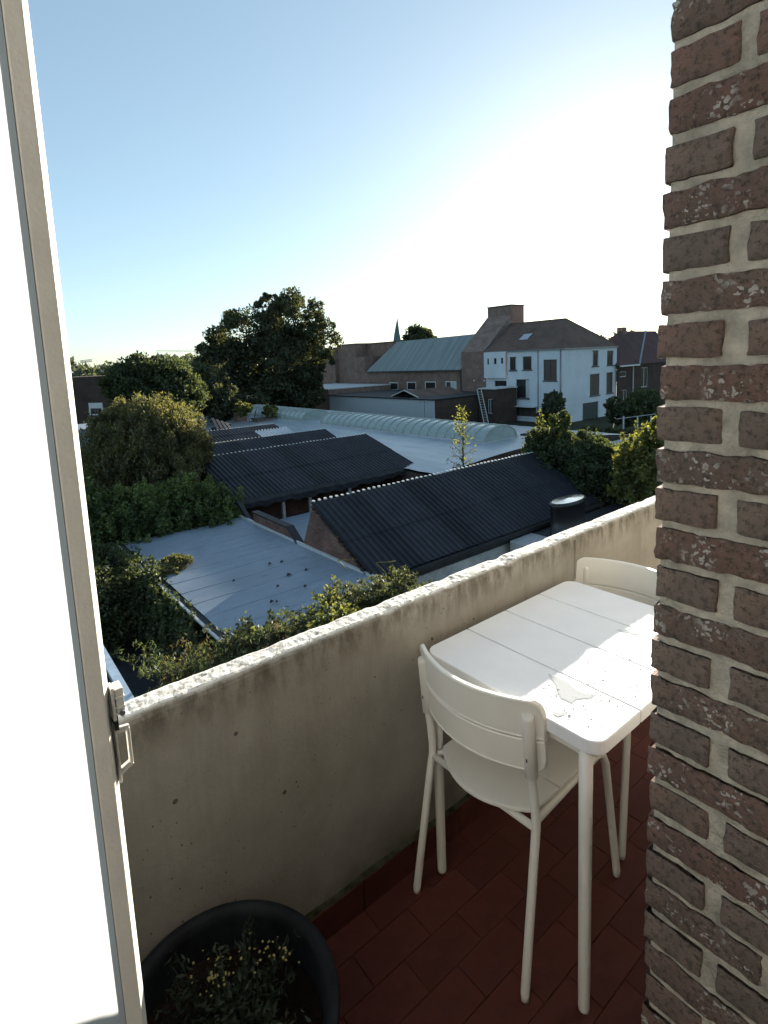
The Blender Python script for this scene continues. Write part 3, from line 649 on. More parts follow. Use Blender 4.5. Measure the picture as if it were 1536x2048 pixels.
# --- nearest flat white roof
Fr = thing('flat_roofed_garage', (5, 12, G), 'flat roofed garage with white membrane roof and flaking green side wall', 'garage')
rows = []
for i in range(30):
    y = 11.6+i*(22.9-11.6)/29
    rows.append([(x, y, -5.2+.05*noise.noise(Vector((x*.5, y*.5, 0)))+(.05 if x > 9.4 else 0)) for x in np.linspace(4.98, 9.88, 20)])
mb = MB(); mb.grid(rows); mb.build('roof', M['felt'], Fr, smooth=True)
seam = None
for i in range(11):
    if seam is None:
        mb = MB(); mb.grid([[(x, 12.4+dy, -5.2+.05*noise.noise(Vector((x*.5, 6.2, 0)))+dz) for x in np.linspace(5.0, 9.6, 14)] for dy, dz in ((-.05, .0), (-.045, .012), (.045, .012), (.05, .0))]); seam = mb.build('membrane_seam', M['felt'], Fr)
    else:
        mb = MB(); y_s = 12.4+i*.98+.05*math.sin(i*5)
        mb.grid([[(x, y_s+dy, -5.2+.05*noise.noise(Vector((x*.5, y_s*.5, 0)))+dz) for x in np.linspace(5.0, 9.6, 14)] for dy, dz in ((-.05, .0), (-.045, .012), (.045, .012), (.05, .0))]); mb.build('membrane_seam', M['felt'], Fr)
mb = MB(); mb.box(5.1, 9.8, 11.7, 22.8, G, -5.35); mb.build('wall', M['green_wall'], Fr)
mb = MB(); mb.beam((4.9, 11.4, -5.27), (4.9, 22.9, -5.27), .16, .10); mb.build('gutter', M['tar'], Fr)
mb = MB(); mb.beam((4.78, 11.4, -5.24), (4.78, 22.9, -5.24), .07, .05); mb.build('gutter_lip', M['lead_white'], Fr)
mb = MB(); mb.beam((9.9, 11.6, -5.12), (9.9, 22.9, -5.12), .08, .12); mb.build('edge_flashing', M['lead_white'], Fr)
LEAF_WORDS = ['dark fallen leaf farthest left on the membrane roof, near the gutter', 'dark leaf farthest back on the membrane roof', 'dark leaf nearest the brick parapet on the membrane roof',
              'dark leaf in the very middle of the membrane roof', 'dark leaf on the membrane roof just above the climber, right of a pair', 'dark leaf nearest the bright creeper on the membrane roof',
              'dark leaf nearest the bare brick gable on the membrane roof', 'dark leaf on the membrane roof just above the climber, left of a pair', 'dark leaf between the middle of the membrane roof and the brick gable']
for k, (px, py) in enumerate([(468, 1162), (540, 1128), (564, 1124), (556, 1173), (554, 1204), (611, 1173), (613, 1140), (544, 1204), (578, 1150)]):
    p = onZ(px, py, -5.15); s = .05+.05*random.random(); mb = MB()
    mb.add([p+[-s, 0, 0], p+[0, -s*.8, .03], p+[s, .3*s, .01], p+[0, s, .05]], [(0, 1, 2, 3)])
    tag(mb.build('fallen_leaf', M['tar'], solid=.01), LEAF_WORDS[k], 'leaf', 'fallen leaves on the white roof')

# --- black vent stack and bits on the dark roof to the right
Dk = MB(); Dk.box(16.3, 25, 8.0, 12.85, G, -5.45); tag(Dk.build('felt_roofed_lean_to', M['tar']), 'black felt roofed lean-to under the oval vent stack', 'lean-to')
Vn = thing('vent_stack', (18.7, 12, -5.4), 'black oval vent stack with sunlit metal top on the felt roof', 'chimney')
mb = MB(); ring = []
for z_, s_ in ((-5.44, 1.02), (-5.3, 1.02), (-5.28, .97), (-4.32, .97), (-4.30, 1.04), (-4.16, 1.04), (-4.14, .9)):
    ring.append([(18.72+1.02*s_*math.cos(a), 12+.42*s_*math.sin(a), z_) for a in np.linspace(0, 2*math.pi, 25)])
mb.grid(ring); mb.build('casing', M['black_metal'], Vn, smooth=True)
mb = MB(); mb.grid([[(18.72+.93*s_*math.cos(a), 12+.385*s_*math.sin(a), -4.13+.05*(1-s_)) for a in np.linspace(0, 2*math.pi, 25)] for s_ in (1, .6, .02)]); mb.build('cap', M['polished'], Vn, smooth=True)
# polished beads added to stand in for bead and pipe highlights on the felt roof
Bs = thing('bead_highlights', (20, 11.5, -5.3), 'row of shiny beads standing in for highlights along the felt roof behind the concrete parapet', 'roof highlights')
for k in range(14):
    px = 1165+k*9.8; py = 1019-18*math.sin(min(1, k/5)*1.4)+(k % 3)
    p = onZ(px, py, -5.38); mb = MB(); s = .08
    mb.add([p+[-s, 0, 0], p+[0, -s, 0], p+[s, 0, 0], p+[0, s, 0], p+[0, 0, .12]], [(0, 1, 4), (1, 2, 4), (2, 3, 4), (3, 0, 4)]); mb.build('highlight_bead', M['polished'], Bs)
Wx = thing('white_annex', (16.3, 12.6, G), 'small whitewashed annex with round vent hole beneath the black gutter', 'annex')
mb = MB(); mb.box(16.28, 17.6, 11.6, 12.9, G, -5.44); mb.build('wall', M['whitewash'], Wx)
mb = MB(); mb.tube([(16.27, 12.2, -5.75), (16.35, 12.2, -5.75)], .09, 12); mb.build('vent_hole', M['dark_gap'], Wx)

# --- white flat roof and fence at the far right
Rr = thing('white_outbuilding', (35, 18, G), 'low outbuilding with white roof edge glimpsed beside the brick pier', 'outbuilding')
mb = MB(); mb.box(34.5, 44, 14, 20.5, -5.25, -5.0); mb.build('roof', M['felt'], Rr)
mb = MB(); mb.box(34.7, 43.8, 14.2, 20.3, G, -5.25); mb.build('wall', M['render_white'], Rr)
Fe = thing('garden_fence', (50, 26, G), 'wire garden fence on pale posts by the brick pier', 'fence')
for px in (1247, 1275, 1302):
    p = onX(px, 845, 50); mb = MB(); mb.box(49.95, 50.05, p[1]-.05, p[1]+.05, G, onX(px, 832, 50)[2]); mb.build('post', M['lead_white'], Fe)
p, q = onX(1232, 838, 50), onX(1312, 828, 50); mb = MB(); mb.tube([p, q], .03, 5); mb.tube([p-[0, 0, 1.2], q-[0, 0, 1.2]], .03, 5); mb.build('wire', M['lead_white'], Fe)

# --- small roofs and chimneys left of the silver roof
Lf = thing('far_left_house', (20, 75, G), 'dark brick house with flat roof behind the thuja at the left', 'house')
a, b = onX(146, 760, 9), onX(262, 760, 18)
c0 = far(140, 760, 90); c1 = far(300, 760, 90)
ang = math.atan2(c1[1]-c0[1], c1[0]-c0[0])
mb = MB(); d = (c1-c0); nrm = np.array([-d[1], d[0], 0])/np.linalg.norm(d[:2])*-1
if nrm @ np.array([c0[0], c0[1], 0]) < 0: nrm = -nrm
top = far(200, 752, 90)[2]
mb.prism([(c0[0], c0[1], G), (c1[0], c1[1], G), (c1[0], c1[1], top), (c0[0], c0[1], top)], nrm*12); mb.build('wall', M['dark_brick'], Lf)
cw = far(192, 818, 89.9); dn = d/np.linalg.norm(d)
mb = MB(); mb.prism([cw-dn*.9+[0, 0, -.9], cw+dn*.9+[0, 0, -.9], cw+dn*.9+[0, 0, .9], cw-dn*.9+[0, 0, .9]], -nrm*.1); wf = mb.build('window', M['frame_white'], Lf)
mb = MB(); mb.prism([cw-dn*.7+[0, 0, -.7]-nrm*.11, cw+dn*.7+[0, 0, -.7]-nrm*.11, cw+dn*.7+[0, 0, .1]-nrm*.11, cw-dn*.7+[0, 0, .1]-nrm*.11], -nrm*.02); mb.build('pane', M['glass'], wf)
for (px, py, D, w_, h_, lab) in ((481, 836, 62, 1.1, 1.6, 'squat brick chimney left of the farther skylight'), (525, 845, 60, 1.7, .8, 'wide low brick chimney on the silver roof edge')):
    p = far(px, py, D); c = thing('brick_chimney', p, lab, 'chimney', 'brick chimneys by the silver roof')
    mb = MB(); mb.box(p[0]-w_/2, p[0]+w_/2, p[1]-w_/2, p[1]+w_/2, p[2]-1.2, p[2]+h_/2); mb.build('stack', M['hall_brick'], c)
    mb = MB(); mb.box(p[0]-w_/2-.1, p[0]+w_/2+.1, p[1]-w_/2-.1, p[1]+w_/2+.1, p[2]+h_/2+.003, p[2]+h_/2+.12); mb.build('cap', M['sill'], c)
p = far(398, 832, 64); mb = MB(); mb.box(p[0]-3, p[0]+1.5, p[1]-2, p[1]+2, p[2]-.1, p[2]+.1); mb.box(p[0]-2.8, p[0]+1.4, p[1]-1.8, p[1]+1.8, G, p[2]-.11)
tag(mb.build('blue_roofed_shed', M['felt']), 'small shed with pale blue roof just right of the thuja crown', 'shed')
p = far(165, 856, 40); mb = MB(); mb.box(p[0]-3, p[0]+.9, p[1]-2, p[1]+2, p[2]-.15, p[2]+.1); mb.box(p[0]-2.8, p[0]+.8, p[1]-1.8, p[1]+1.8, G, p[2]-.16)
tag(mb.build('pale_roofed_shed', M['felt']), 'low shed with pale roof left of the thuja behind the door stile', 'shed')
mb = MB()
for k in range(4):
    a = far(425+k*9, 838+k*3, 50); b = far(437+k*9, 862, 46); mb.beam(a, b, .22, .22)
mb.beam(far(420, 842, 50), far(462, 850, 50), .2, .2); mb.beam(far(423, 858, 47), far(468, 860, 47), .3, .3)
tag(mb.build('stacked_timber', M['tar']), 'dark stacked timber frames between the thuja and the sawtooth roofs', 'timber')

# --- louvred pergola and yard chair
Lv = thing('louvred_awning', (1.8, 9.8, G), 'pale blue framed louvred awning low behind the door stile', 'awning')
a, b = onZ(204, 1300, -4), onZ(255, 1402, -4)
mb = MB(); mb.beam(a+[0, 3, 0], b+[0, -2.2, 0], .16, .1); mb.build('rail', M['blue_beam'], Lv)
for k in range(22):
    yy = 7.4+k*.2; mb = MB(); mb.beam((-.6, yy, -4.02), (1.75, yy, -4.02), .08, .03); mb.build('slat', M['zinc'], Lv)
mb = MB()
for yy in (7.3, 12.4): mb.box(1.78, 1.88, yy, yy+.1, G, -4.06); mb.box(-.6, -.5, yy, yy+.1, G, -4.06)
mb.build('leg', M['zinc'], Lv)
gc = thing('garden_chair', (5.0, 21.5, G), 'pale garden chair in the dark courtyard under the ivy', 'chair')
gx, gy = onZ(258, 1256, G)[:2]; gc.location = (gx, gy, G)
mb = MB(); mb.box(gx-.23, gx+.23, gy-.23, gy+.23, G+.42, G+.46); mb.build('seat', M['lead_white'], gc)
mb = MB(); mb.prism([(gx-.2, gy+.2, G+.6), (gx+.2, gy+.2, G+.6), (gx+.17, gy+.28, G+.95), (gx-.17, gy+.28, G+.95)], (0, .03, 0)); mb.build('backrest', M['lead_white'], gc)
for i in (-1, 1):
    for j in (-1, 1): mb = MB(); mb.tube([(gx+.2*i, gy+.2*j, G+.42), (gx+.23*i, gy+.23*j, G)], .018, 6); mb.build('leg', M['lead_white'], gc)

# --- skyline
Sp = thing('church_spire', tuple(far(795, 690, 350)[:2])+(G,), 'slender green grey church spire on the horizon', 'church')
b = far(795, 700, 350); t_ = far(794.6, 634, 350)
mb = MB(); ring = [(b[0]+3.3*math.cos(a), b[1]+3.3*math.sin(a), b[2]+1) for a in np.linspace(0, 2*math.pi, 9)[:8]]
mid = [(b[0]+1.7*math.cos(a), b[1]+1.7*math.sin(a), (b[2]+t_[2])/2) for a in np.linspace(0, 2*math.pi, 9)[:8]]
mb.add(ring+mid+[tuple(t_)], [(i, (i+1) % 8, 8+(i+1) % 8, 8+i) for i in range(8)]+[(8+i, 8+(i+1) % 8, 16) for i in range(8)]); mb.build('spire', M['spire'], Sp)
mb = MB(); mb.box(b[0]-2.6, b[0]+2.6, b[1]-2.6, b[1]+2.6, G, b[2]+.9); mb.build('tower', M['dark_brick'], Sp)
mb = MB(); mb.tube([t_, t_+[0, 0, 2.2]], .12, 5); mb.build('cross', M['black_metal'], Sp)
def crane(px, ytop, ybase, x0, x1, yj, D, lab):
    b = far(px, ybase, D); t = far(px, ytop, D); o = thing('tower_crane', (b[0], b[1], G), lab, 'crane', 'tower cranes on the horizon')
    mb = MB()
    for i in (-1, 1):
        for j in (-1, 1): mb.beam((b[0]+i*.7, b[1]+j*.7, G), (b[0]+i*.7, b[1]+j*.7, t[2]), .18, .18)
    for k in range(12):
        z_ = G+(t[2]-G)*k/12; s_ = (t[2]-G)/12; mb.beam((b[0]-.7, b[1]-.7, z_), (b[0]+.7, b[1]-.7, z_+s_), .12, .12)
    mb.build('mast', M['crane'], o)
    A_, B_ = far(x0, yj[0], D), far(x1, yj[1], D); mb = MB()
    for dz in (-.5, .6): mb.beam(A_+[0, 0, dz], B_+[0, 0, dz], .2, .2)
    for k in range(24):
        u, v = k/24, (k+1)/24; mb.beam(A_*(1-u)+B_*u+[0, 0, -.5 if k % 2 else .6], A_*(1-v)+B_*v+[0, 0, .6 if k % 2 else -.5], .12, .12)
    mb.build('jib', M['crane'], o)
crane(170, 722, 745, 160, 184, (724, 721), 300, 'small distant crane just right of the door stile')
crane(394, 698, 735, 312, 404, (703, 701), 420, 'pale crane with long jib left of the big tree')

# ================================================================== VEGETATION
def bl(px, py, D, rx_, rz_, ry_=None):
    c = far(px, py, D); k = D/1104.0*1.08; return (c[0], c[1], c[2], rx_*k, (ry_ or rx_)*k, rz_*k)
def base_at(px, D): c = far(px, 800, D); return (c[0], c[1], G)
# distant woods, one mass along the horizon
P = []
for i in range(230):
    px = random.choice([random.uniform(120, 470), random.uniform(430, 700), random.uniform(1200, 1700), random.uniform(-200, 1700)])
    D = random.uniform(230, 420); c = far(px, 742-px*.0437+25, D); h = random.uniform(6, 15)
    n = 130; u = rng.normal(size=(n, 3)); u /= np.linalg.norm(u, axis=1)[:, None]
    P.append(np.array([c[0], c[1], G+h*.55])+u*np.array([8, 8, h*.5])*(.8+.3*rng.random((n, 1))))
leaf_mesh('distant_woods', np.concatenate(P), 3.2, M['leaf_far'], None, kind='stuff', label='band of distant trees along the horizon')
tree('big_tree', base_at(545, 88), [bl(585, 650, 88, 62, 60), bl(500, 680, 88, 72, 55), bl(630, 690, 88, 45, 52), bl(450, 725, 88, 50, 50), bl(560, 730, 88, 80, 70), bl(520, 790, 88, 90, 45), bl(440, 780, 87, 45, 40), bl(600, 780, 88, 45, 50), bl(540, 618, 88, 35, 26)],
     78000, .46, M['leaf_dark'], 'tallest tree with broad dark crown left of the tall brick block', trunk=.6, clump=.15, clumps=85, fill=.09)
tree('broadleaf_tree', base_at(300, 58), [bl(300, 755, 58, 62, 40), bl(255, 765, 58, 40, 34), bl(350, 775, 58, 45, 40), bl(320, 800, 58, 70, 40), bl(290, 735, 58, 35, 24)],
     36000, .32, M['leaf_mid'], 'dark broadleaf tree behind the thuja near the horizon', trunk=.35, clump=.22, clumps=60)
tree('broadleaf_tree', base_at(400, 66), [bl(400, 790, 66, 55, 50), bl(385, 760, 68, 38, 30), bl(440, 810, 64, 40, 35)],
     14000, .45, M['leaf_dark'], 'low dark tree filling the gap left of the tallest tree', trunk=.3, clump=.22)
tree('broadleaf_tree', base_at(835, 120), [bl(836, 678, 120, 27, 22), bl(858, 682, 120, 15, 15), bl(814, 686, 120, 14, 12)],
     7000, .6, M['leaf_mid'], 'round tree crown rising behind the grey hall roof', trunk=.3, clump=.22)
tree('shrub', base_at(480, 60), [bl(485, 818, 60, 16, 14), bl(540, 822, 60, 14, 12)], 1500, .35, M['leaf_bright'], 'pale leafed shrub at the foot of the tallest tree', 'shrub', trunk=.1, limbs=2)
# thuja
tree('thuja', base_at(290, 31), [bl(300, 885, 31, 92, 72, 80), bl(245, 905, 30, 74, 68, 70), bl(355, 905, 31, 55, 58), bl(225, 955, 30, 62, 55), bl(330, 945, 30, 72, 50), bl(285, 850, 31, 66, 46), bl(388, 890, 31, 32, 38), bl(345, 850, 31, 34, 34), bl(225, 862, 30, 34, 34)],
     110000, .16, M['leaf_gold'], 'large rounded golden thuja left of the black sawtooth roofs', trunk=.3, clump=.13, clumps=110, stretch_z=2.1, upright=.55, aspect=.4, fill=.15)
# hedge behind and beside the white roof
def hedge(name, path, n, size, label, mat, cl=.2, upright=0.2, cat='hedge'):
    c = np.mean([p[:3] for p in path], axis=0); t = thing(name, (c[0], c[1], G), label, cat)
    P, N = blob_points(path, n, clump=cl, clumps=70, fill=.15); leaf_mesh('foliage', P, size, mat, t, N, upright=upright)
    mb = MB()
    for p in path[::2]: mb.tube([(p[0], p[1], G), (p[0], p[1], p[2])], [.08, .03], 6)
    mb.build('stem', M['bark'], t); return t
hedge('hedge', [(3.6+i*.62, 23.9+.25*math.sin(i*1.3), -5.32+.12*math.sin(i*2.1)-(.45 if i > 8 else 0), .8, 1.3, 2.1+.1*math.sin(i)) for i in range(11)],
      70000, .15, 'tall clipped hedge along the back of the white membrane roof', M['leaf_hedge'])
hedge('ivy_bank', [(4.62+.12*math.sin(i*1.7)-.05*max(0, i-3), 14.6+i*.72, -6.3+(.2 if i > 4 else -.15), .42+.05*max(0, i-3), .7, 1.35) for i in range(11)]+[(3.2, 19.2+i*1.2, -6.2, .9, .9, 1.6) for i in range(3)],
      52000, .13, 'dark ivy bank hanging down the green side wall', M['leaf_mid'], cl=.24, cat='ivy')
p = onZ(350, 1122, -5.0)
hedge('ivy_tuft', [(p[0], p[1], -5.05, .5, .55, .22), (p[0]-.35, p[1]-.4, -5.15, .4, .45, .22)], 2600, .13, 'sunlit ivy tuft creeping onto the white roof edge', M['leaf_gold'], cat='ivy')
# shrubs just below the parapet
def shrub(px, py, D, rx_, rz_, n, size, mat, lab, upright=.3, aspect=.4, cl=.2, name='shrub', nb=3, cat='shrub'):
    c = far(px, py, D); k = D/1104
    bs = [bl(px+random.uniform(-.45, .45)*rx_, py+random.uniform(-.3, .3)*rz_, D+random.uniform(-.4, .4), rx_*.6, rz_*.75) for _ in range(nb)]
    return tree(name, (c[0], c[1], G), bs, n, size, mat, lab, cat, trunk=.05, limbs=8, clump=cl, clumps=50, upright=upright, aspect=aspect, fill=.3)
def sprawl(name, label, cat, roots, n, px_len, size, mat, aspect=.45, leaves=38, D=12.3, up=1.0, spread=1.0, thick=.012, droop=.25):
    """arching stems that start along roots (pixels of the hidden foot line) and carry leaves"""
    c = far(*roots[0], D); t = thing(name, (c[0], c[1], G), label, cat); mb = MB(); P = []; N = []
    for i in range(n):
        r = random.choice(roots); a = far(r[0]+random.gauss(0, 16), r[1]+random.gauss(0, 6), D+random.uniform(-.8, .8))
        L = px_len*D/1104*random.uniform(.45, 1.15); th = random.uniform(0, 6.28); h = random.uniform(.35, 1.0)*up
        d = np.array([math.cos(th)*spread, math.sin(th)*spread, h]); d /= np.linalg.norm(d)
        pts = [a-[0, 0, .3]]; cur = a.copy()
        for k in range(7):
            cur = cur+d*L/7+rng.normal(size=3)*.015; d = d+np.array([0, 0, -droop*.22])+rng.normal(size=3)*.08; d /= np.linalg.norm(d); pts.append(cur.copy())
        mb.tube(pts, [thick*(1-.11*k) for k in range(8)], 4, cap=False)
        for k in range(leaves):
            v = rng.random()**.75*7; j = min(6, int(v)); p = pts[j]*(1-(v-j))+pts[j+1]*(v-j); P.append(p+rng.normal(size=3)*size*.42); N.append([0, 0, .9])
    mb.build('stem', M['bark'], t); leaf_mesh('foliage', P, size, mat, t, np.array(N, float), aspect=aspect, jitter=.8); return t
sprawl('shrub', 'dark buddleia shrub below the left end of the parapet', 'shrub', [(350, 1350), (390, 1350), (430, 1345), (410, 1370), (460, 1330)], 130, 78, .115, M['leaf_mid'], aspect=.26, D=11.8)
s_ = thing('seed_heads', tuple(far(405, 1320, 11.6)), 'pale dry seed heads standing out of the buddleia shrub', 'seed heads')
P, N = blob_points([bl(390, 1315, 11.6, 55, 38), bl(445, 1308, 11.5, 38, 30)], 330, clump=.25, clumps=60); leaf_mesh('seed_head', P, .11, M['leaf_dry'], s_, N, upright=.5, aspect=.22, kind='stuff')
sprawl('climber', 'leafy climber sprawling over the near edge of the white roof', 'climber', [(520, 1290), (560, 1285), (600, 1275), (640, 1262), (500, 1290), (670, 1240)], 150, 72, .115, M['leaf_mid'], aspect=.5, D=11.6, spread=1.3, up=.8)
sprawl('shrub', 'dark shrub at the foot of the brick gable', 'shrub', [(700, 1215), (735, 1205), (770, 1190), (800, 1178), (680, 1228)], 190, 62, .10, M['leaf_dark'], aspect=.5, leaves=50, D=12.6, spread=1.2, up=.8)
sprawl('creeper', 'bright leafed creeper shoot in front of the white roof', 'creeper', [(672, 1250), (680, 1245)], 9, 92, .12, M['leaf_bright'], aspect=.62, leaves=26, D=12.0, up=2.6, spread=.5, droop=.1)
sprawl('shrub', 'bright young leaves just above the parapet coping', 'shrub', [(630, 1262), (655, 1255), (690, 1235), (600, 1272)], 16, 34, .12, M['leaf_bright'], aspect=.5, leaves=22, D=11.2, up=1.4)
sprawl('dry_flower_stems', 'reddish dry flower stems between the buddleia and the climber', 'stems', [(555, 1300), (575, 1295), (590, 1285), (540, 1300)], 22, 62, .08, M['leaf_dry'], aspect=.25, leaves=22, D=11.2, up=2.2, spread=.7, droop=.05)
# curling tendrils
for (px, py, q, lab) in ((770, 1150, 1, 'curling tendril against the black corrugated roof, farthest right'), (690, 1140, .8, 'curling tendril above the bright creeper shoot'), (745, 1180, .9, 'curling tendril in front of the brick gable foot')):
    pts = [far(px+q*(i*3.0)*math.cos(i*.55), py-q*i*3.2+4*math.sin(i*.8), 12.6) for i in range(11)]; mb = MB(); mb.tube(pts, .012, 5)
    tag(mb.build('tendril', M['leaf_bright'], smooth=True), lab, 'tendril', 'climber tendrils')
# sapling behind the nearest shed
b = far(925, 940, 27); t = thing('sapling', (b[0], b[1], G), 'slender pale sapling rising behind the nearest black roof', 'tree')
tp = far(926, 822, 27); mb = MB(); mb.tube([(b[0], b[1], G), (b[0]+.05, b[1], -4), tuple(tp)], [.07, .05, .012], 6)
P = []; N = []
for i in range(34):
    u = i/33; z_ = -6.0+u*(tp[2]+6.0); r_ = .95*(1-u)**.7+.12
    a = i*2.4; s0 = np.array([b[0], b[1], z_]); e = s0+np.array([math.cos(a)*r_, math.sin(a)*r_, .45*r_+.15]); mb.tube([s0, e], [.018, .005], 4)
    for k in range(26):
        v = rng.random(); P.append(s0*(1-v)+e*v+rng.normal(size=3)*.09); N.append([0, 0, 1])
mb.build('trunk', M['bark'], t); leaf_mesh('crown', P, .12, M['leaf_bright'], t, np.array(N), aspect=.6)
# bushes right of the nearest shed
RB = [bl(1110, 925, 29, 55, 60), bl(1085, 900, 29, 30, 42), bl(1170, 930, 29, 60, 55), bl(1230, 950, 28, 55, 55), bl(1150, 975, 28, 75, 45), bl(1300, 965, 28, 50, 50), bl(1120, 862, 29, 20, 40)]
tree('bushy_tree', base_at(1160, 29), RB, 62000, .17, M['leaf_mid'], 'bushy green tree at the right end of the nearest black roof', trunk=.2, clump=.2, clumps=90)
tree('sunlit_bush', base_at(1290, 25), [bl(1285, 920, 25, 40, 38), bl(1270, 960, 25, 40, 40), bl(1310, 880, 25, 24, 35)], 6500, .2, M['leaf_bright'], 'sunlit yellow green bush against the brick pier', 'bush', trunk=.1, clump=.26)
sh = thing('leader_shoots', tuple(far(1110, 880, 28.5)), 'upright leafy shoots on top of the bushy tree', 'shoots'); P = []; N = []; mb = MB()
for (px, py, h) in ((1078, 890, 55), (1090, 880, 62), (1112, 880, 50), (1130, 890, 55), (1277, 900, 60), (1255, 905, 40)):
    a_ = far(px, py, 28.5); e = far(px-6+random.uniform(-6, 6), py-h, 28.5); mb.tube([a_, e], [.03, .01], 5)
    for k in range(60):
        v = rng.random(); P.append(a_*(1-v)+e*v+rng.normal(size=3)*.12*(1.2-v)); N.append([0, 0, 1])
mb.build('stem', M['bark'], sh); leaf_mesh('foliage', P, .2, M['leaf_bright'], sh, np.array(N))
tree('shrub', base_at(1108, 62), [bl(1108, 815, 62, 20, 28), bl(1095, 840, 62, 20, 22), bl(1120, 840, 62, 16, 22)], 4000, .32, M['leaf_dark'], 'dark round shrub against the corner of the white house', 'shrub', trunk=.1)
tree('shrub', base_at(1245, 66), [bl(1240, 820, 66, 26, 26), bl(1262, 835, 66, 22, 20), bl(1290, 810, 70, 30, 30)], 6000, .34, M['leaf_mid'], 'shrub in front of the dark brick house at the right', 'shrub', trunk=.1)
hedge('garden_hedge', [(*far(985+i*17, 866-i*.6, 52)[:2], -6.6, 1.3, 1.3, 1.35) for i in range(20)], 16000, .34, 'dark garden hedge along the foot of the white house', M['leaf_dark'])

# ================================================================== BALCONY
# concrete parapet
YI, YO, ZT = 1.19, 1.268, .87
Pr = thing('concrete_parapet', (1.5, 1.23, 0), 'weathered concrete parapet with rough sunlit pebbly top', 'parapet')
xs = np.arange(-1.6, 3.6, .0065)
prof = [(YI, -.02), (YI, .15), (YI, .4), (YI, .6), (YI, .72), (YI, .79), (YI, .825), (YI, .842), (YI, .853), (YI+.002, .862), (YI+.008, .868)]
prof += [(YI+.016+i*.0078, .871) for i in range(7)] + [(YO-.006, .868), (YO, .858), (YO, .84), (YO, .78), (YO, .5), (YO, -.3)]
rows = []
for (y, z) in prof:
    near = max(0.0, 1-abs(z-.868)/.045); row = []
    top = z > .866
    for x in xs:
        v = Vector((x*22, y*30, z*30)); n1 = noise.noise(v); n2 = noise.noise(Vector((x*75, y*90, z*90))); n3 = noise.noise(Vector((x*4, y*2, 3)))
        c = max(0, noise.noise(Vector((x*11, y*4+5, 1)))-.15)
        dz = (n1*.0016+n2*.0022+n3*.002-c*.006*(1 if z > .85 else 0))*near if top or near > .3 else 0
        dy = (n1*.0030+n2*.0016+c*.010)*near
        row.append((x, y+(dy if y < 1.23 else -dy), z+dz))
    rows.append(row)
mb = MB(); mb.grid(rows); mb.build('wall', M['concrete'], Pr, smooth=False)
mb = MB(); mb.box(1.902, 1.918, YI-.006, YI+.004, .1, .855); mb.build('joint_fillet', M['concrete'], Pr, bevel=.003)
# slab, grout, tiles
mb = MB(); mb.box(-1.6, 3.6, -.6, YI-.001, -.2, -.0035)
Fl = tag(mb.build('balcony_floor', M['grout']), kind='structure')
tiles = []
tx, ty = .1990, .0990
def tilemesh(seed):
    mb = MB(); mb.box(.0012, tx, .0012, ty, -.012, 0); return mb
proto = None
for j in range(-1, 12):
    y0 = .0+j*.1
    off = .097 if j % 2 == 0 else -.003
    for i in range(-3, 14):
        x0 = off+i*.2+.0
        if x0 < .05 and y0 < .5: continue
        if y0 > 1.15 or x0 > 2.5 or y0 < .15: continue
        if proto is None:
            proto = tilemesh(0).build('tile', M['tile'], Fl, bevel=.0012); o = proto
        else: o = link(proto.copy()); o.parent = Fl
        o.location = (x0, y0, random.uniform(-.0009, .0009)); o.rotation_euler = (random.uniform(-.003, .003), random.uniform(-.002, .002), random.uniform(-.003, .003))
for i in range(22):
    mb = MB(); mb.box(.0, .196, 0, .012, 0, .095); 
    if i == 0: sk0 = mb.build('skirting_tile', M['tile'], Fl, bevel=.001); o = sk0
    else: o = link(sk0.copy()); o.parent = Fl
    o.location = (-1.0+i*.2, YI-.0135, .001); o.rotation_euler = (random.uniform(-.01, .01), 0, 0)
rows = []
for k in range(2):
    rows.append([(x, YI-.012+k*.0105+.002*noise.noise(Vector((x*20, k, 0))), .098+k*.012+.007*noise.noise(Vector((x*9, k*3, 2)))) for x in np.arange(-1.2, 3.4, .02)])
mb = MB(); mb.grid(rows); mb.build('mossy_joint', M['moss'], Fl)

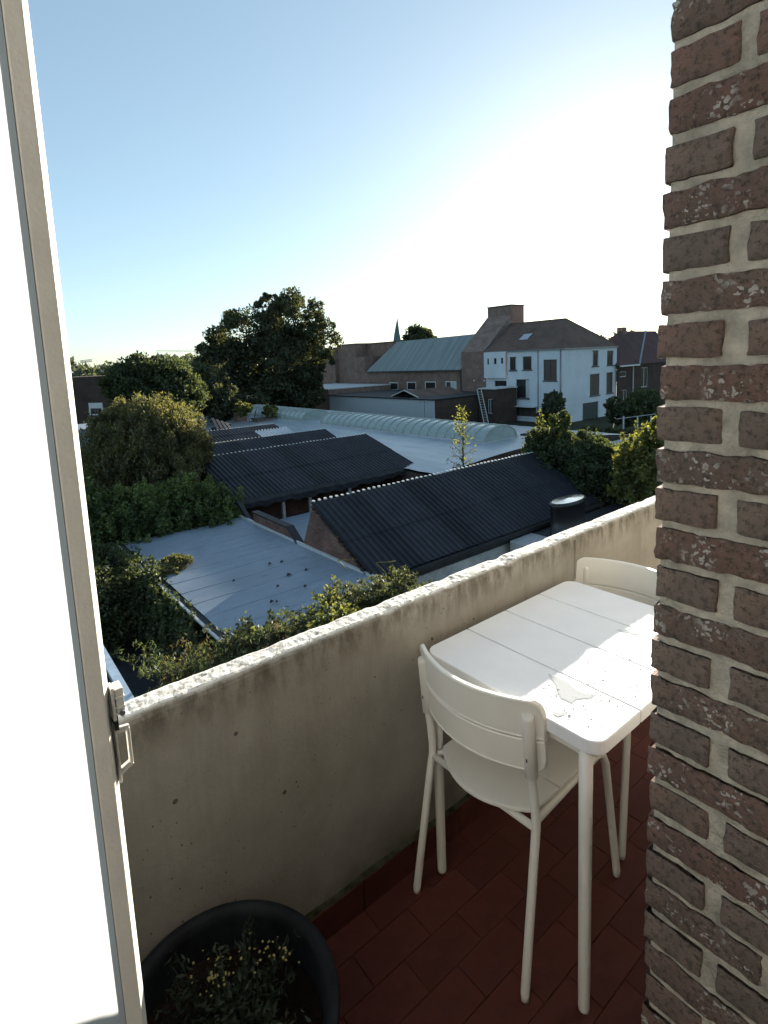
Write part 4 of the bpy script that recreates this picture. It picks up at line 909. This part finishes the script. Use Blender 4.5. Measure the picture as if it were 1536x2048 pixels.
# brick pier
Pi = thing('brick_pier', (1.15, .2, 0), 'rough brown brick pier with sandy mortar at the right', 'brick pier')
XP, YP = 1.0, .463
mb = MB(); rows = []
for z in np.arange(-.05, 2.75, .012):
    rows.append([(XP+.0062+.0028*noise.noise(Vector((y*30, z*30, 1)))+.002*noise.noise(Vector((y*90, z*90, 1))), y, z) for y in np.arange(-.16, YP-.006, .012)]+[(XP+.012, YP-.009+.003*noise.noise(Vector((7, z*40, 1))), z), (XP+.4, YP-.009, z)])
mb.grid(rows); mb.build('mortar', M['mortar'], Pi, smooth=True)
mb = MB(); mb.box(XP+.03, XP+2.6, -.15, YP-.02, -.05, 2.75); mb.build('core', M['mortar'], Pi)
def brick_mesh(L, wd, hh, seed, rough):
    """irregular brick: L along Y, wd along X, hh along Z, corner at the origin edge"""
    nx, ny, nz = 2, max(8, int(L/.011)), 7; V = {}; vs = []; fs = []
    def vid(i, j, k):
        if (i, j, k) not in V:
            x, y, z = i/nx, j/ny, k/nz
            if 0 < k < nz: z = .06+(k-1)/(nz-2)*.88
            if 0 < j < ny: y = .0035/L+(j-1)/(ny-2)*(1-.007/L)
            p = Vector((x*wd, -y*L, z*hh)); c = Vector((wd/2, -L/2, hh/2)); e = .003
            # round the arrises
            d = [min(p.x, wd-p.x), min(-p.y, L+p.y), min(p.z, hh-p.z)]
            for a in range(3):
                near_ = sum(max(0, 1-d[b]/e) for b in range(3) if b != a)
                p[a] += (c[a]-p[a])/abs(c[a]-p[a]+1e-9)*.0022*near_ if d[a] < 1e-6 else 0
            q = Vector((p.x*60+seed*9, p.y*60, p.z*60)); q2 = q*2.7; q0 = q*.35
            nv = Vector((noise.noise(q), noise.noise(q+Vector((5, 5, 5))), noise.noise(q+Vector((9, 1, 3)))))*.0022*rough
            nv += Vector((noise.noise(q2), noise.noise(q2+Vector((5, 5, 5))), noise.noise(q2+Vector((9, 1, 3)))))*.0017*rough
            nv += Vector((noise.noise(q0), noise.noise(q0+Vector((5, 5, 5))), noise.noise(q0+Vector((9, 1, 3)))))*.0020
            V[(i, j, k)] = len(vs); vs.append(p+nv)
        return V[(i, j, k)]
    for i in range(nx):
        for j in range(ny):
            for k in (0, nz): f = (vid(i, j, k), vid(i+1, j, k), vid(i+1, j+1, k), vid(i, j+1, k)); fs.append(f if k else f[::-1])
    for j in range(ny):
        for k in range(nz):
            for i in (0,): f = (vid(i, j, k), vid(i, j, k+1), vid(i, j+1, k+1), vid(i, j+1, k)); fs.append(f[::-1])
    for i in range(nx):
        for k in range(nz):
            for j in (0, ny): f = (vid(i, j, k), vid(i+1, j, k), vid(i+1, j, k+1), vid(i, j, k+1)); fs.append(f if j else f[::-1])
    me = bpy.data.meshes.new('brick'); me.from_pydata(vs, [], fs); me.polygons.foreach_set('use_smooth', [True]*len(fs)); return me
def mk(L, sp, n):
    out = []
    for s in range(n):
        me = brick_mesh(L, .095, .0620, s*3.1+L*10, 1.6 if sp else 1.0); me.materials.append(M['brick_sp'] if sp else M['brick']); out.append(me)
    return out
heads = mk(.108, False, 7); stret = mk(.212, True, 8); plain = mk(.205, False, 6)
po = origin(Pi)
zc = 2.05+.0733*9; n = 0
while zc > 0:
    even = round((zc-2.05)/.0733) % 2 == 0
    z0 = zc-.0318; y = YP
    seq = [('h', .108), ('p', .205), ('p', .205)] if even else [('s', .212), ('s', .212), ('s', .212)]
    for k, (t, L) in enumerate(seq):
        if y < -.15: break
        me = random.choice({'h': heads, 'p': plain, 's': stret}[t]); o = link(bpy.data.objects.new('brick', me)); o.parent = Pi
        o.location = Vector((XP+random.uniform(-.0025, .0025), y+(random.uniform(-.005, .004) if k == 0 else random.uniform(-.003, .003)), z0+random.uniform(-.0015, .0015)))-po
        o.rotation_euler = (random.uniform(-.008, .008), 0, random.uniform(-.012, .012)); o.scale = (1, random.uniform(.97, 1.02), random.uniform(.96, 1.04))
        y -= L+(.024 if t == 'h' else .014)
    zc -= .0733

# own building: facade with the door opening, side wall and the room behind the camera
Fa = MB()
Fa.box(-3.0, -.86, .16, YP-.01, -.2, 6.5); Fa.box(1.012+2.6, 6.0, .16, YP-.01, -.2, 6.5); Fa.box(-.859, 3.61, .16, YP-.01, 2.76, 6.5)
Fa.box(-.86, -.72, YP, YI-.001, -.01, 2.2)
Fa.box(-2.2, -2.1, -3.5, .159, -.2, 2.7); Fa.box(1.9, 2.0, -3.5, -.16, -.2, 2.7); Fa.box(-2.1, 1.9, -3.5, -3.4, -.2, 2.7); Fa.box(-2.2, 2.0, -3.5, .159, 2.7, 2.8)
Fa.box(-2.099, 1.899, -3.4, -.601, -.1, .0)
tag(Fa.build('building_wall', simple('pale_plaster', (.74, .74, .73), .9, .1)), kind='structure')  # unseen; plaster kept pale to bounce fill light onto the balcony
# balcony door leaf
Dr = thing('balcony_door', (.1, .76, 0), 'open balcony door leaf with beige stile and glowing frosted white pane', 'door')
def ext(pts, z0, z1): mb = MB(); mb.prism([(x, y, z0) for x, y in pts], (0, 0, z1-z0)); return mb
st = ext([(.1004, .7545), (.1014, .7520), (.1195, .7455), (.1285, .7655), (.1268, .7690), (.1080, .7665)], .06, 2.35); st.build('stile', simple('beige_door_paint', (0.70, 0.67, 0.60), 0.5, 0.4, var=.06, scale=14, bump=.0012, bscale=80), Dr, bevel=.0012)
mb = ext([(.0992, .765), (.0965, .7705), (-.60, 1.00), (-.60, .994)], .06, 2.35)
tm = NT('frosted_white_pane'); tm.t.nodes.remove(tm.b)
tr = tm.n('ShaderNodeBsdfTranslucent'); tr.inputs[0].default_value = (0.42, 0.43, 0.42, 1); df = tm.n('ShaderNodeBsdfDiffuse'); df.inputs[0].default_value = (0.8, 0.81, 0.8, 1)
mx = tm.n('ShaderNodeMixShader'); mx.inputs[0].default_value = .75; tm.l(df.outputs[0], mx.inputs[1]); tm.l(tr.outputs[0], mx.inputs[2]); tm.l(mx.outputs[0], tm.out.inputs[0])
mb = MB(); mb.grid([[(.1012-u*.70, .7560+u*.235, z) for u in np.linspace(0, 1, 8)] for z in np.linspace(.06, 2.35, 10)])
mb.build('pane', tm.m, Dr)
mb = MB(); mb.box(.1000, .1006, .7530, .7550, .06, 2.35); mb.build('seal', simple('grey_door_seal', (.16, .15, .13)), Dr)
wm = M['white_metal']
mb = MB(); mb.box(.1285, .1315, .756, .776, 1.050, 1.135); hp = mb.build('handle_plate', wm, Dr, bevel=.001)
mb = MB(); mb.beam((.131, .762, 1.1235), (.147, .762, 1.1215), .008, .0062, up=(0, 1, 0)); mb.beam((.1455, .762, 1.1225), (.1455, .762, 1.070), .008, .0045, up=(1, 0, 0)); mb.beam((.147, .762, 1.071), (.131, .762, 1.0635), .008, .0062, up=(0, 1, 0))
mb.build('handle', wm, hp, bevel=.001)
mb = MB(); mb.box(.1285, .1325, .752, .772, 1.142, 1.188); mb.box(.134, .1435, .752, .775, 1.148, 1.185)
for z_ in (1.158, 1.172): mb.box(.1325, .1445, .7505, .7755, z_, z_+.0022)
lk = mb.build('lock_case', wm, Dr, bevel=.0008)
mb = MB(); mb.tube([(.1392, .7515, 1.1515), (.1392, .7485, 1.1515)], .0035, 12); mb.build('screw', M['zinc'], lk)
mb = MB(); mb.box(.1288, .134, .753, .770, 1.128, 1.1475); mb.build('latch_gap', M['dark_gap'], Dr)

# table
Tb = thing('patio_table', (1.41, .87, 0), 'small white slatted patio table pushed against the parapet', 'table')
TX0, TX1, TY0, TY1, TZ = 1.042, 1.800, .590, 1.150, .735
def rrect(x0, x1, y0, y1, r):    # r: radius at corners (x0y0, x1y0, x1y1, x0y1)
    pts = []
    for (cx, cy, sx, sy, a0, rr) in ((x0, y0, 1, 1, 180, r[0]), (x1, y0, -1, 1, 270, r[1]), (x1, y1, -1, -1, 0, r[2]), (x0, y1, 1, -1, 90, r[3])):
        if rr == 0: pts.append((cx, cy)); continue
        for i in range(7): a = R(a0+i*15); pts.append((cx+sx*rr+rr*math.cos(a), cy+sy*rr+rr*math.sin(a)))
    return pts
pw = (TX1-TX0)/4; rr = .04
for i in range(4):
    a, b = TX0+i*pw+(0.0018 if i else 0), TX0+(i+1)*pw-(.0018 if i < 3 else 0)
    rad = (rr if i == 0 else 0, rr if i == 3 else 0, rr if i == 3 else 0, rr if i == 0 else 0)
    mb = MB(); mb.prism([(x, y, TZ-.034) for x, y in rrect(a, b, TY0, TY1, rad)], (0, 0, .034)); mb.build('plank', M['table_plastic'], Tb, bevel=.003)
mb = MB(); mb.box(TX0+.05, TX1-.05, TY0+.03, TY0+.05, TZ-.07, TZ-.035); mb.box(TX0+.05, TX1-.05, TY1-.05, TY1-.03, TZ-.07, TZ-.035)
mb.box(TX0+.03, TX0+.05, TY0+.05, TY1-.05, TZ-.069, TZ-.036); mb.box(TX1-.05, TX1-.03, TY0+.05, TY1-.05, TZ-.069, TZ-.036); mb.build('apron', wm, Tb)
for (x, y) in ((1.058, .630), (1.058, 1.118), (1.772, .630), (1.772, 1.118)):
    mb = MB(); mb.tube([(x, y, TZ-.0345), (x, y, .5), (x, y, .012), (x, y, .004), (x, y, .0015)], [.0160, .0152, .0138, .0130, .009], 20); mb.build('leg', wm, Tb, smooth=True)
# spilled water on the table
wt = NT('water_film'); wt.set(0.04, 0.8); wt.col((0.62, 0.62, 0.61)); wt.b.inputs['Roughness'].default_value = .05
def puddle(pts, lab):
    W = [onZ(x, y, TZ) for x, y in pts]; c = np.mean(W, axis=0)
    mb = MB(); n_ = len(W); vs = [tuple(p+[0, 0, .0001]) for p in W]+[tuple(c+(p-c)*.86+[0, 0, .0008]) for p in W]
    mb.add(vs, [(i, (i+1) % n_, n_+(i+1) % n_, n_+i) for i in range(n_)]+[tuple(range(n_, 2*n_))])
    tag(mb.build('water_puddle', wt.m), lab, 'puddle', 'spilled water on the table')
s = 580/1536
def c7(x, y): return (760+x*s, 1050+y*s)
puddle([c7(*q) for q in [(890, 785), (925, 800), (975, 815), (1015, 850), (1060, 880), (1100, 895), (1150, 900), (1120, 925), (1085, 925), (1040, 930), (1015, 952), (985, 935), (955, 925), (935, 880), (925, 845), (900, 815)]], 'larger irregular water puddle on the sunlit table end')
puddle([c7(*q) for q in [(915, 985), (950, 998), (990, 990), (975, 1010), (940, 1018), (915, 1005)]], 'small water drops nearest to the chair back')
puddle([c7(*q) for q in [(1250, 555), (1310, 552), (1345, 565), (1375, 572), (1374, 585), (1340, 583), (1315, 570), (1270, 566)]], 'thin water trickle on the table near the brick pier')

# beads of water on the sunlit planks
mb = MB()
for i in range(230):
    x = random.uniform(1.07, 1.55); y = random.uniform(.62, .80); r_ = random.uniform(.0008, .0028)*(1.0 if random.random() < .85 else 1.6)
    if abs((x-TX0) % pw-pw/2) > pw/2-.008: continue
    n_ = 8; sx_ = random.uniform(.7, 1.4)
    ring = [[(x+r_*k*sx_*math.cos(a), y+r_*k*math.sin(a), TZ+.0002+h*r_) for a in np.linspace(0, 2*math.pi, n_+1)] for k, h in ((1, 0), (.75, .28), (.02, .42))]
    mb.grid(ring)
tag(mb.build('water_beads', wt.m, smooth=True), 'fine beads of water scattered over the sunlit table planks', 'water drops', kind='stuff')

# chairs
def make_chair():
    t = thing('patio_chair', (0, 0, 0), 'white metal patio chair at the near end of the table, back to the door', 'chair', 'white patio chairs at the table')
    def slat(z0, z1, d0, d1, yw):
        rows = []; ny, nz = 28, 6
        def pt(v, w_, th):
            y = yw*(2*v-1); zz = z0+(z1-z0)*w_
            x = -.176-.072*(1-(2*v-1)**2)-(zz-.58)*.10
            return x+th, y, zz
        ring = []
        for v in np.concatenate([np.linspace(0, .06, 7), np.linspace(.09, .91, ny), np.linspace(.94, 1, 7)]):
            e = abs(2*v-1); ins = 0
            if e > .86: ins = .030*(1-math.sqrt(max(0, 1-((e-.86)/.14)**2)))
            lo, hi = z0+(ins if d0 else 0), z1-(ins if d1 else 0)
            x, y, _ = pt(v, 0, 0)
            f = lambda zz, th: (-.1685-.072*(1-(2*v-1)**2)-(zz-.58)*.10+th, y, zz)
            ring.append([f(lo, .000), f(lo, .011), f(lo+.003, .013), f(hi-.003, .013), f(hi, .011), f(hi, .000), f(hi-.004, -.003), f(hi-.006, 0), f(lo+.006, 0), f(lo+.004, -.003), f(lo, .000)])
        mb = MB(); mb.grid(ring)
        mb.add(ring[0][:10], [tuple(range(10))]); mb.add(ring[-1][:10], [tuple(range(10))[::-1]])
        return mb
    slat(.678, .782, 0, 1, .205).build('back_slat', wm, t, smooth=False)
    slat(.585, .6762, 1, 0, .205).build('back_slat', wm, t, smooth=False)
    for sy in (-1, 1):
        y = .176*sy
        pts = [(-.248, sy*.192, .003), (-.2465, sy*.1915, .02), (-.182, sy*.180, .40), (-.176, sy*.178, .43), (-.176, sy*.177, .46), (-.182, y, .52), (-.196, y, .62), (-.207, y, .742)]
        mb = MB(); mb.tube(pts, [.0095]+[.0112]*7, 16); lg = mb.build('rear_leg', wm, t, smooth=True)
        mb = MB(); mb.tube([(-.190, y, .572), (-.1905, y, .575), (-.2035, y, .735), (-.2045, y, .745), (-.205, y, .7475)], [.0112, .0157, .0157, .0148, .008], 16); mb.build('sleeve', wm, lg, smooth=True)
        mb = MB(); mb.box(-.2108, -.204, y-.0018, y+.0018, .622, .632); mb.build('screw_hole', M['dark_gap'], lg)
        mb = MB(); mb.tube([(.238, sy*.185, .003), (.237, sy*.185, .02), (.186, sy*.172, .40), (.178, sy*.166, .428), (.160, sy*.160, .436), (-.06, sy*.160, .424), (-.15, sy*.163, .424), (-.176, sy*.178, .42)], [.0095]+[.0112]*7, 14)
        mb.build('front_leg', wm, t, smooth=True)
    mb = MB(); mb.tube([(-.176, -.178, .424), (-.176, .178, .424)], .010, 12); mb.build('cross_bar', wm, t, smooth=True)
    mb = MB(); mb.tube([(.165, -.158, .428), (.165, .158, .428)], .009, 12); mb.build('cross_bar', wm, t, smooth=True)
    # seat of two boards, rear board bowed
    def board(front, back, name):
        pts = []
        if back == 'bow':
            for v in np.linspace(-1, 1, 21): pts.append((-.150-.075*(1-v*v), v*.163*(1 if abs(v) < .99 else .98)))
        else: pts += [(back, -.163), (back, .163)]
        pts += [(front, .163), (front, -.163)]
        mb = MB(); mb.prism([(x, y, .4385) for x, y in pts], (0, 0, .012)); mb.build(name, wm, t, bevel=.003)
    board(-.043, 'bow', 'seat_board'); board(.20, -.040, 'seat_board')
    return t
ch1 = make_chair(); ch1.location = (1.206, .935, 0); ch1.rotation_euler = (0, 0, R(2))
ch2 = copy_tree(ch1); ch2.location = (1.745, .975, 0); ch2.rotation_euler = (0, 0, R(183))
ch2['label'] = 'white metal patio chair at the far table end, half hidden by the brick pier'

# plant pot
Pt = thing('plant_pot', (.31, .945, 0), 'large dark round plastic pot standing against the parapet', 'pot')
pc = (.296, .945); prf = [(.150, .003), (.155, .003), (.185, .16), (.212, .300), (.216, .305), (.236, .308), (.240, .314), (.241, .342), (.236, .348), (.226, .348), (.214, .341), (.208, .325), (.204, .26), (.195, .24)]
mb = MB(); mb.grid([[(pc[0]+r_*.94*math.cos(a), pc[1]+r_*.94*math.sin(a), z_) for a in np.linspace(0, 2*math.pi, 65)] for r_, z_ in prf]); mb.build('pot_wall', M['pot'], Pt, smooth=True)
rows = [[(pc[0]+r_*math.cos(a), pc[1]+r_*math.sin(a), .258+.01*noise.noise(Vector((r_*30*math.cos(a), r_*30*math.sin(a), 0)))) for a in np.linspace(0, 2*math.pi, 49)] for r_ in (.191, .15, .1, .05, .001)]
mb = MB(); mb.grid(rows); mb.build('soil', M['soil'], Pt, smooth=True)
Pl = thing('flowering_plant', (.31, .93, .26), 'low bushy plant with small yellow daisy flowers growing in the dark pot', 'plant')
P = []; N = []; mb = MB(); tips = []
for i in range(60):
    a = random.uniform(0, 6.28); r_ = random.uniform(0, .135); bx, by = pc[0]+.01+r_*math.cos(a)*.5, pc[1]-.02+r_*math.sin(a)*.5
    e = np.array([pc[0]+.01+r_*1.2*math.cos(a), pc[1]-.02+r_*1.2*math.sin(a), .26+random.uniform(.05, .135)]); s0 = np.array([bx, by, .255])
    mb.tube([s0, (s0+e)/2+[0, 0, .015], e], [.0018, .0014, .001], 5); tips.append(e)
    for k in range(44):
        v = rng.random()**.7; P.append(s0*(1-v)+e*v+rng.normal(size=3)*.011); N.append([0, 0, 1])
mb.build('stem', M['leaf_pot'], Pl); leaf_mesh('foliage', P, .017, M['leaf_pot'], Pl, np.array(N, float), aspect=.3)
fl0 = None; fo = origin(Pl)
for i in range(62):
    cl_ = random.choice([(540, 1895), (500, 1900), (440, 1930), (410, 1965), (430, 1960), (560, 1905)])
    px, py = cl_[0]+random.gauss(0, 16), cl_[1]+random.gauss(0, 16); e = onZ(px, py, .37+random.uniform(-.02, .02))
    if fl0 is None:
        mb = MB(); mb.add([(0, 0, .0015)]+[(.0032*(1 if k % 2 else .6)*math.cos(k*math.pi/6), .0032*(1 if k % 2 else .6)*math.sin(k*math.pi/6), .001) for k in range(12)]+[(0, 0, -.001)], [(0, 1+k, 1+(k+1) % 12) for k in range(12)]+[(13, 1+(k+1) % 12, 1+k) for k in range(12)])
        fl0 = mb.build('flower', M['flower']); fl0.parent = Pl; o = fl0
    else: o = link(fl0.copy()); o.parent = Pl
    o.location = Vector(e)-fo; o.rotation_euler = (random.uniform(-.5, .5), random.uniform(-.5, .5), random.uniform(0, 3)); s_ = random.uniform(.7, 1.2); o.scale = (s_, s_, s_)
bpy.context.view_layer.update()
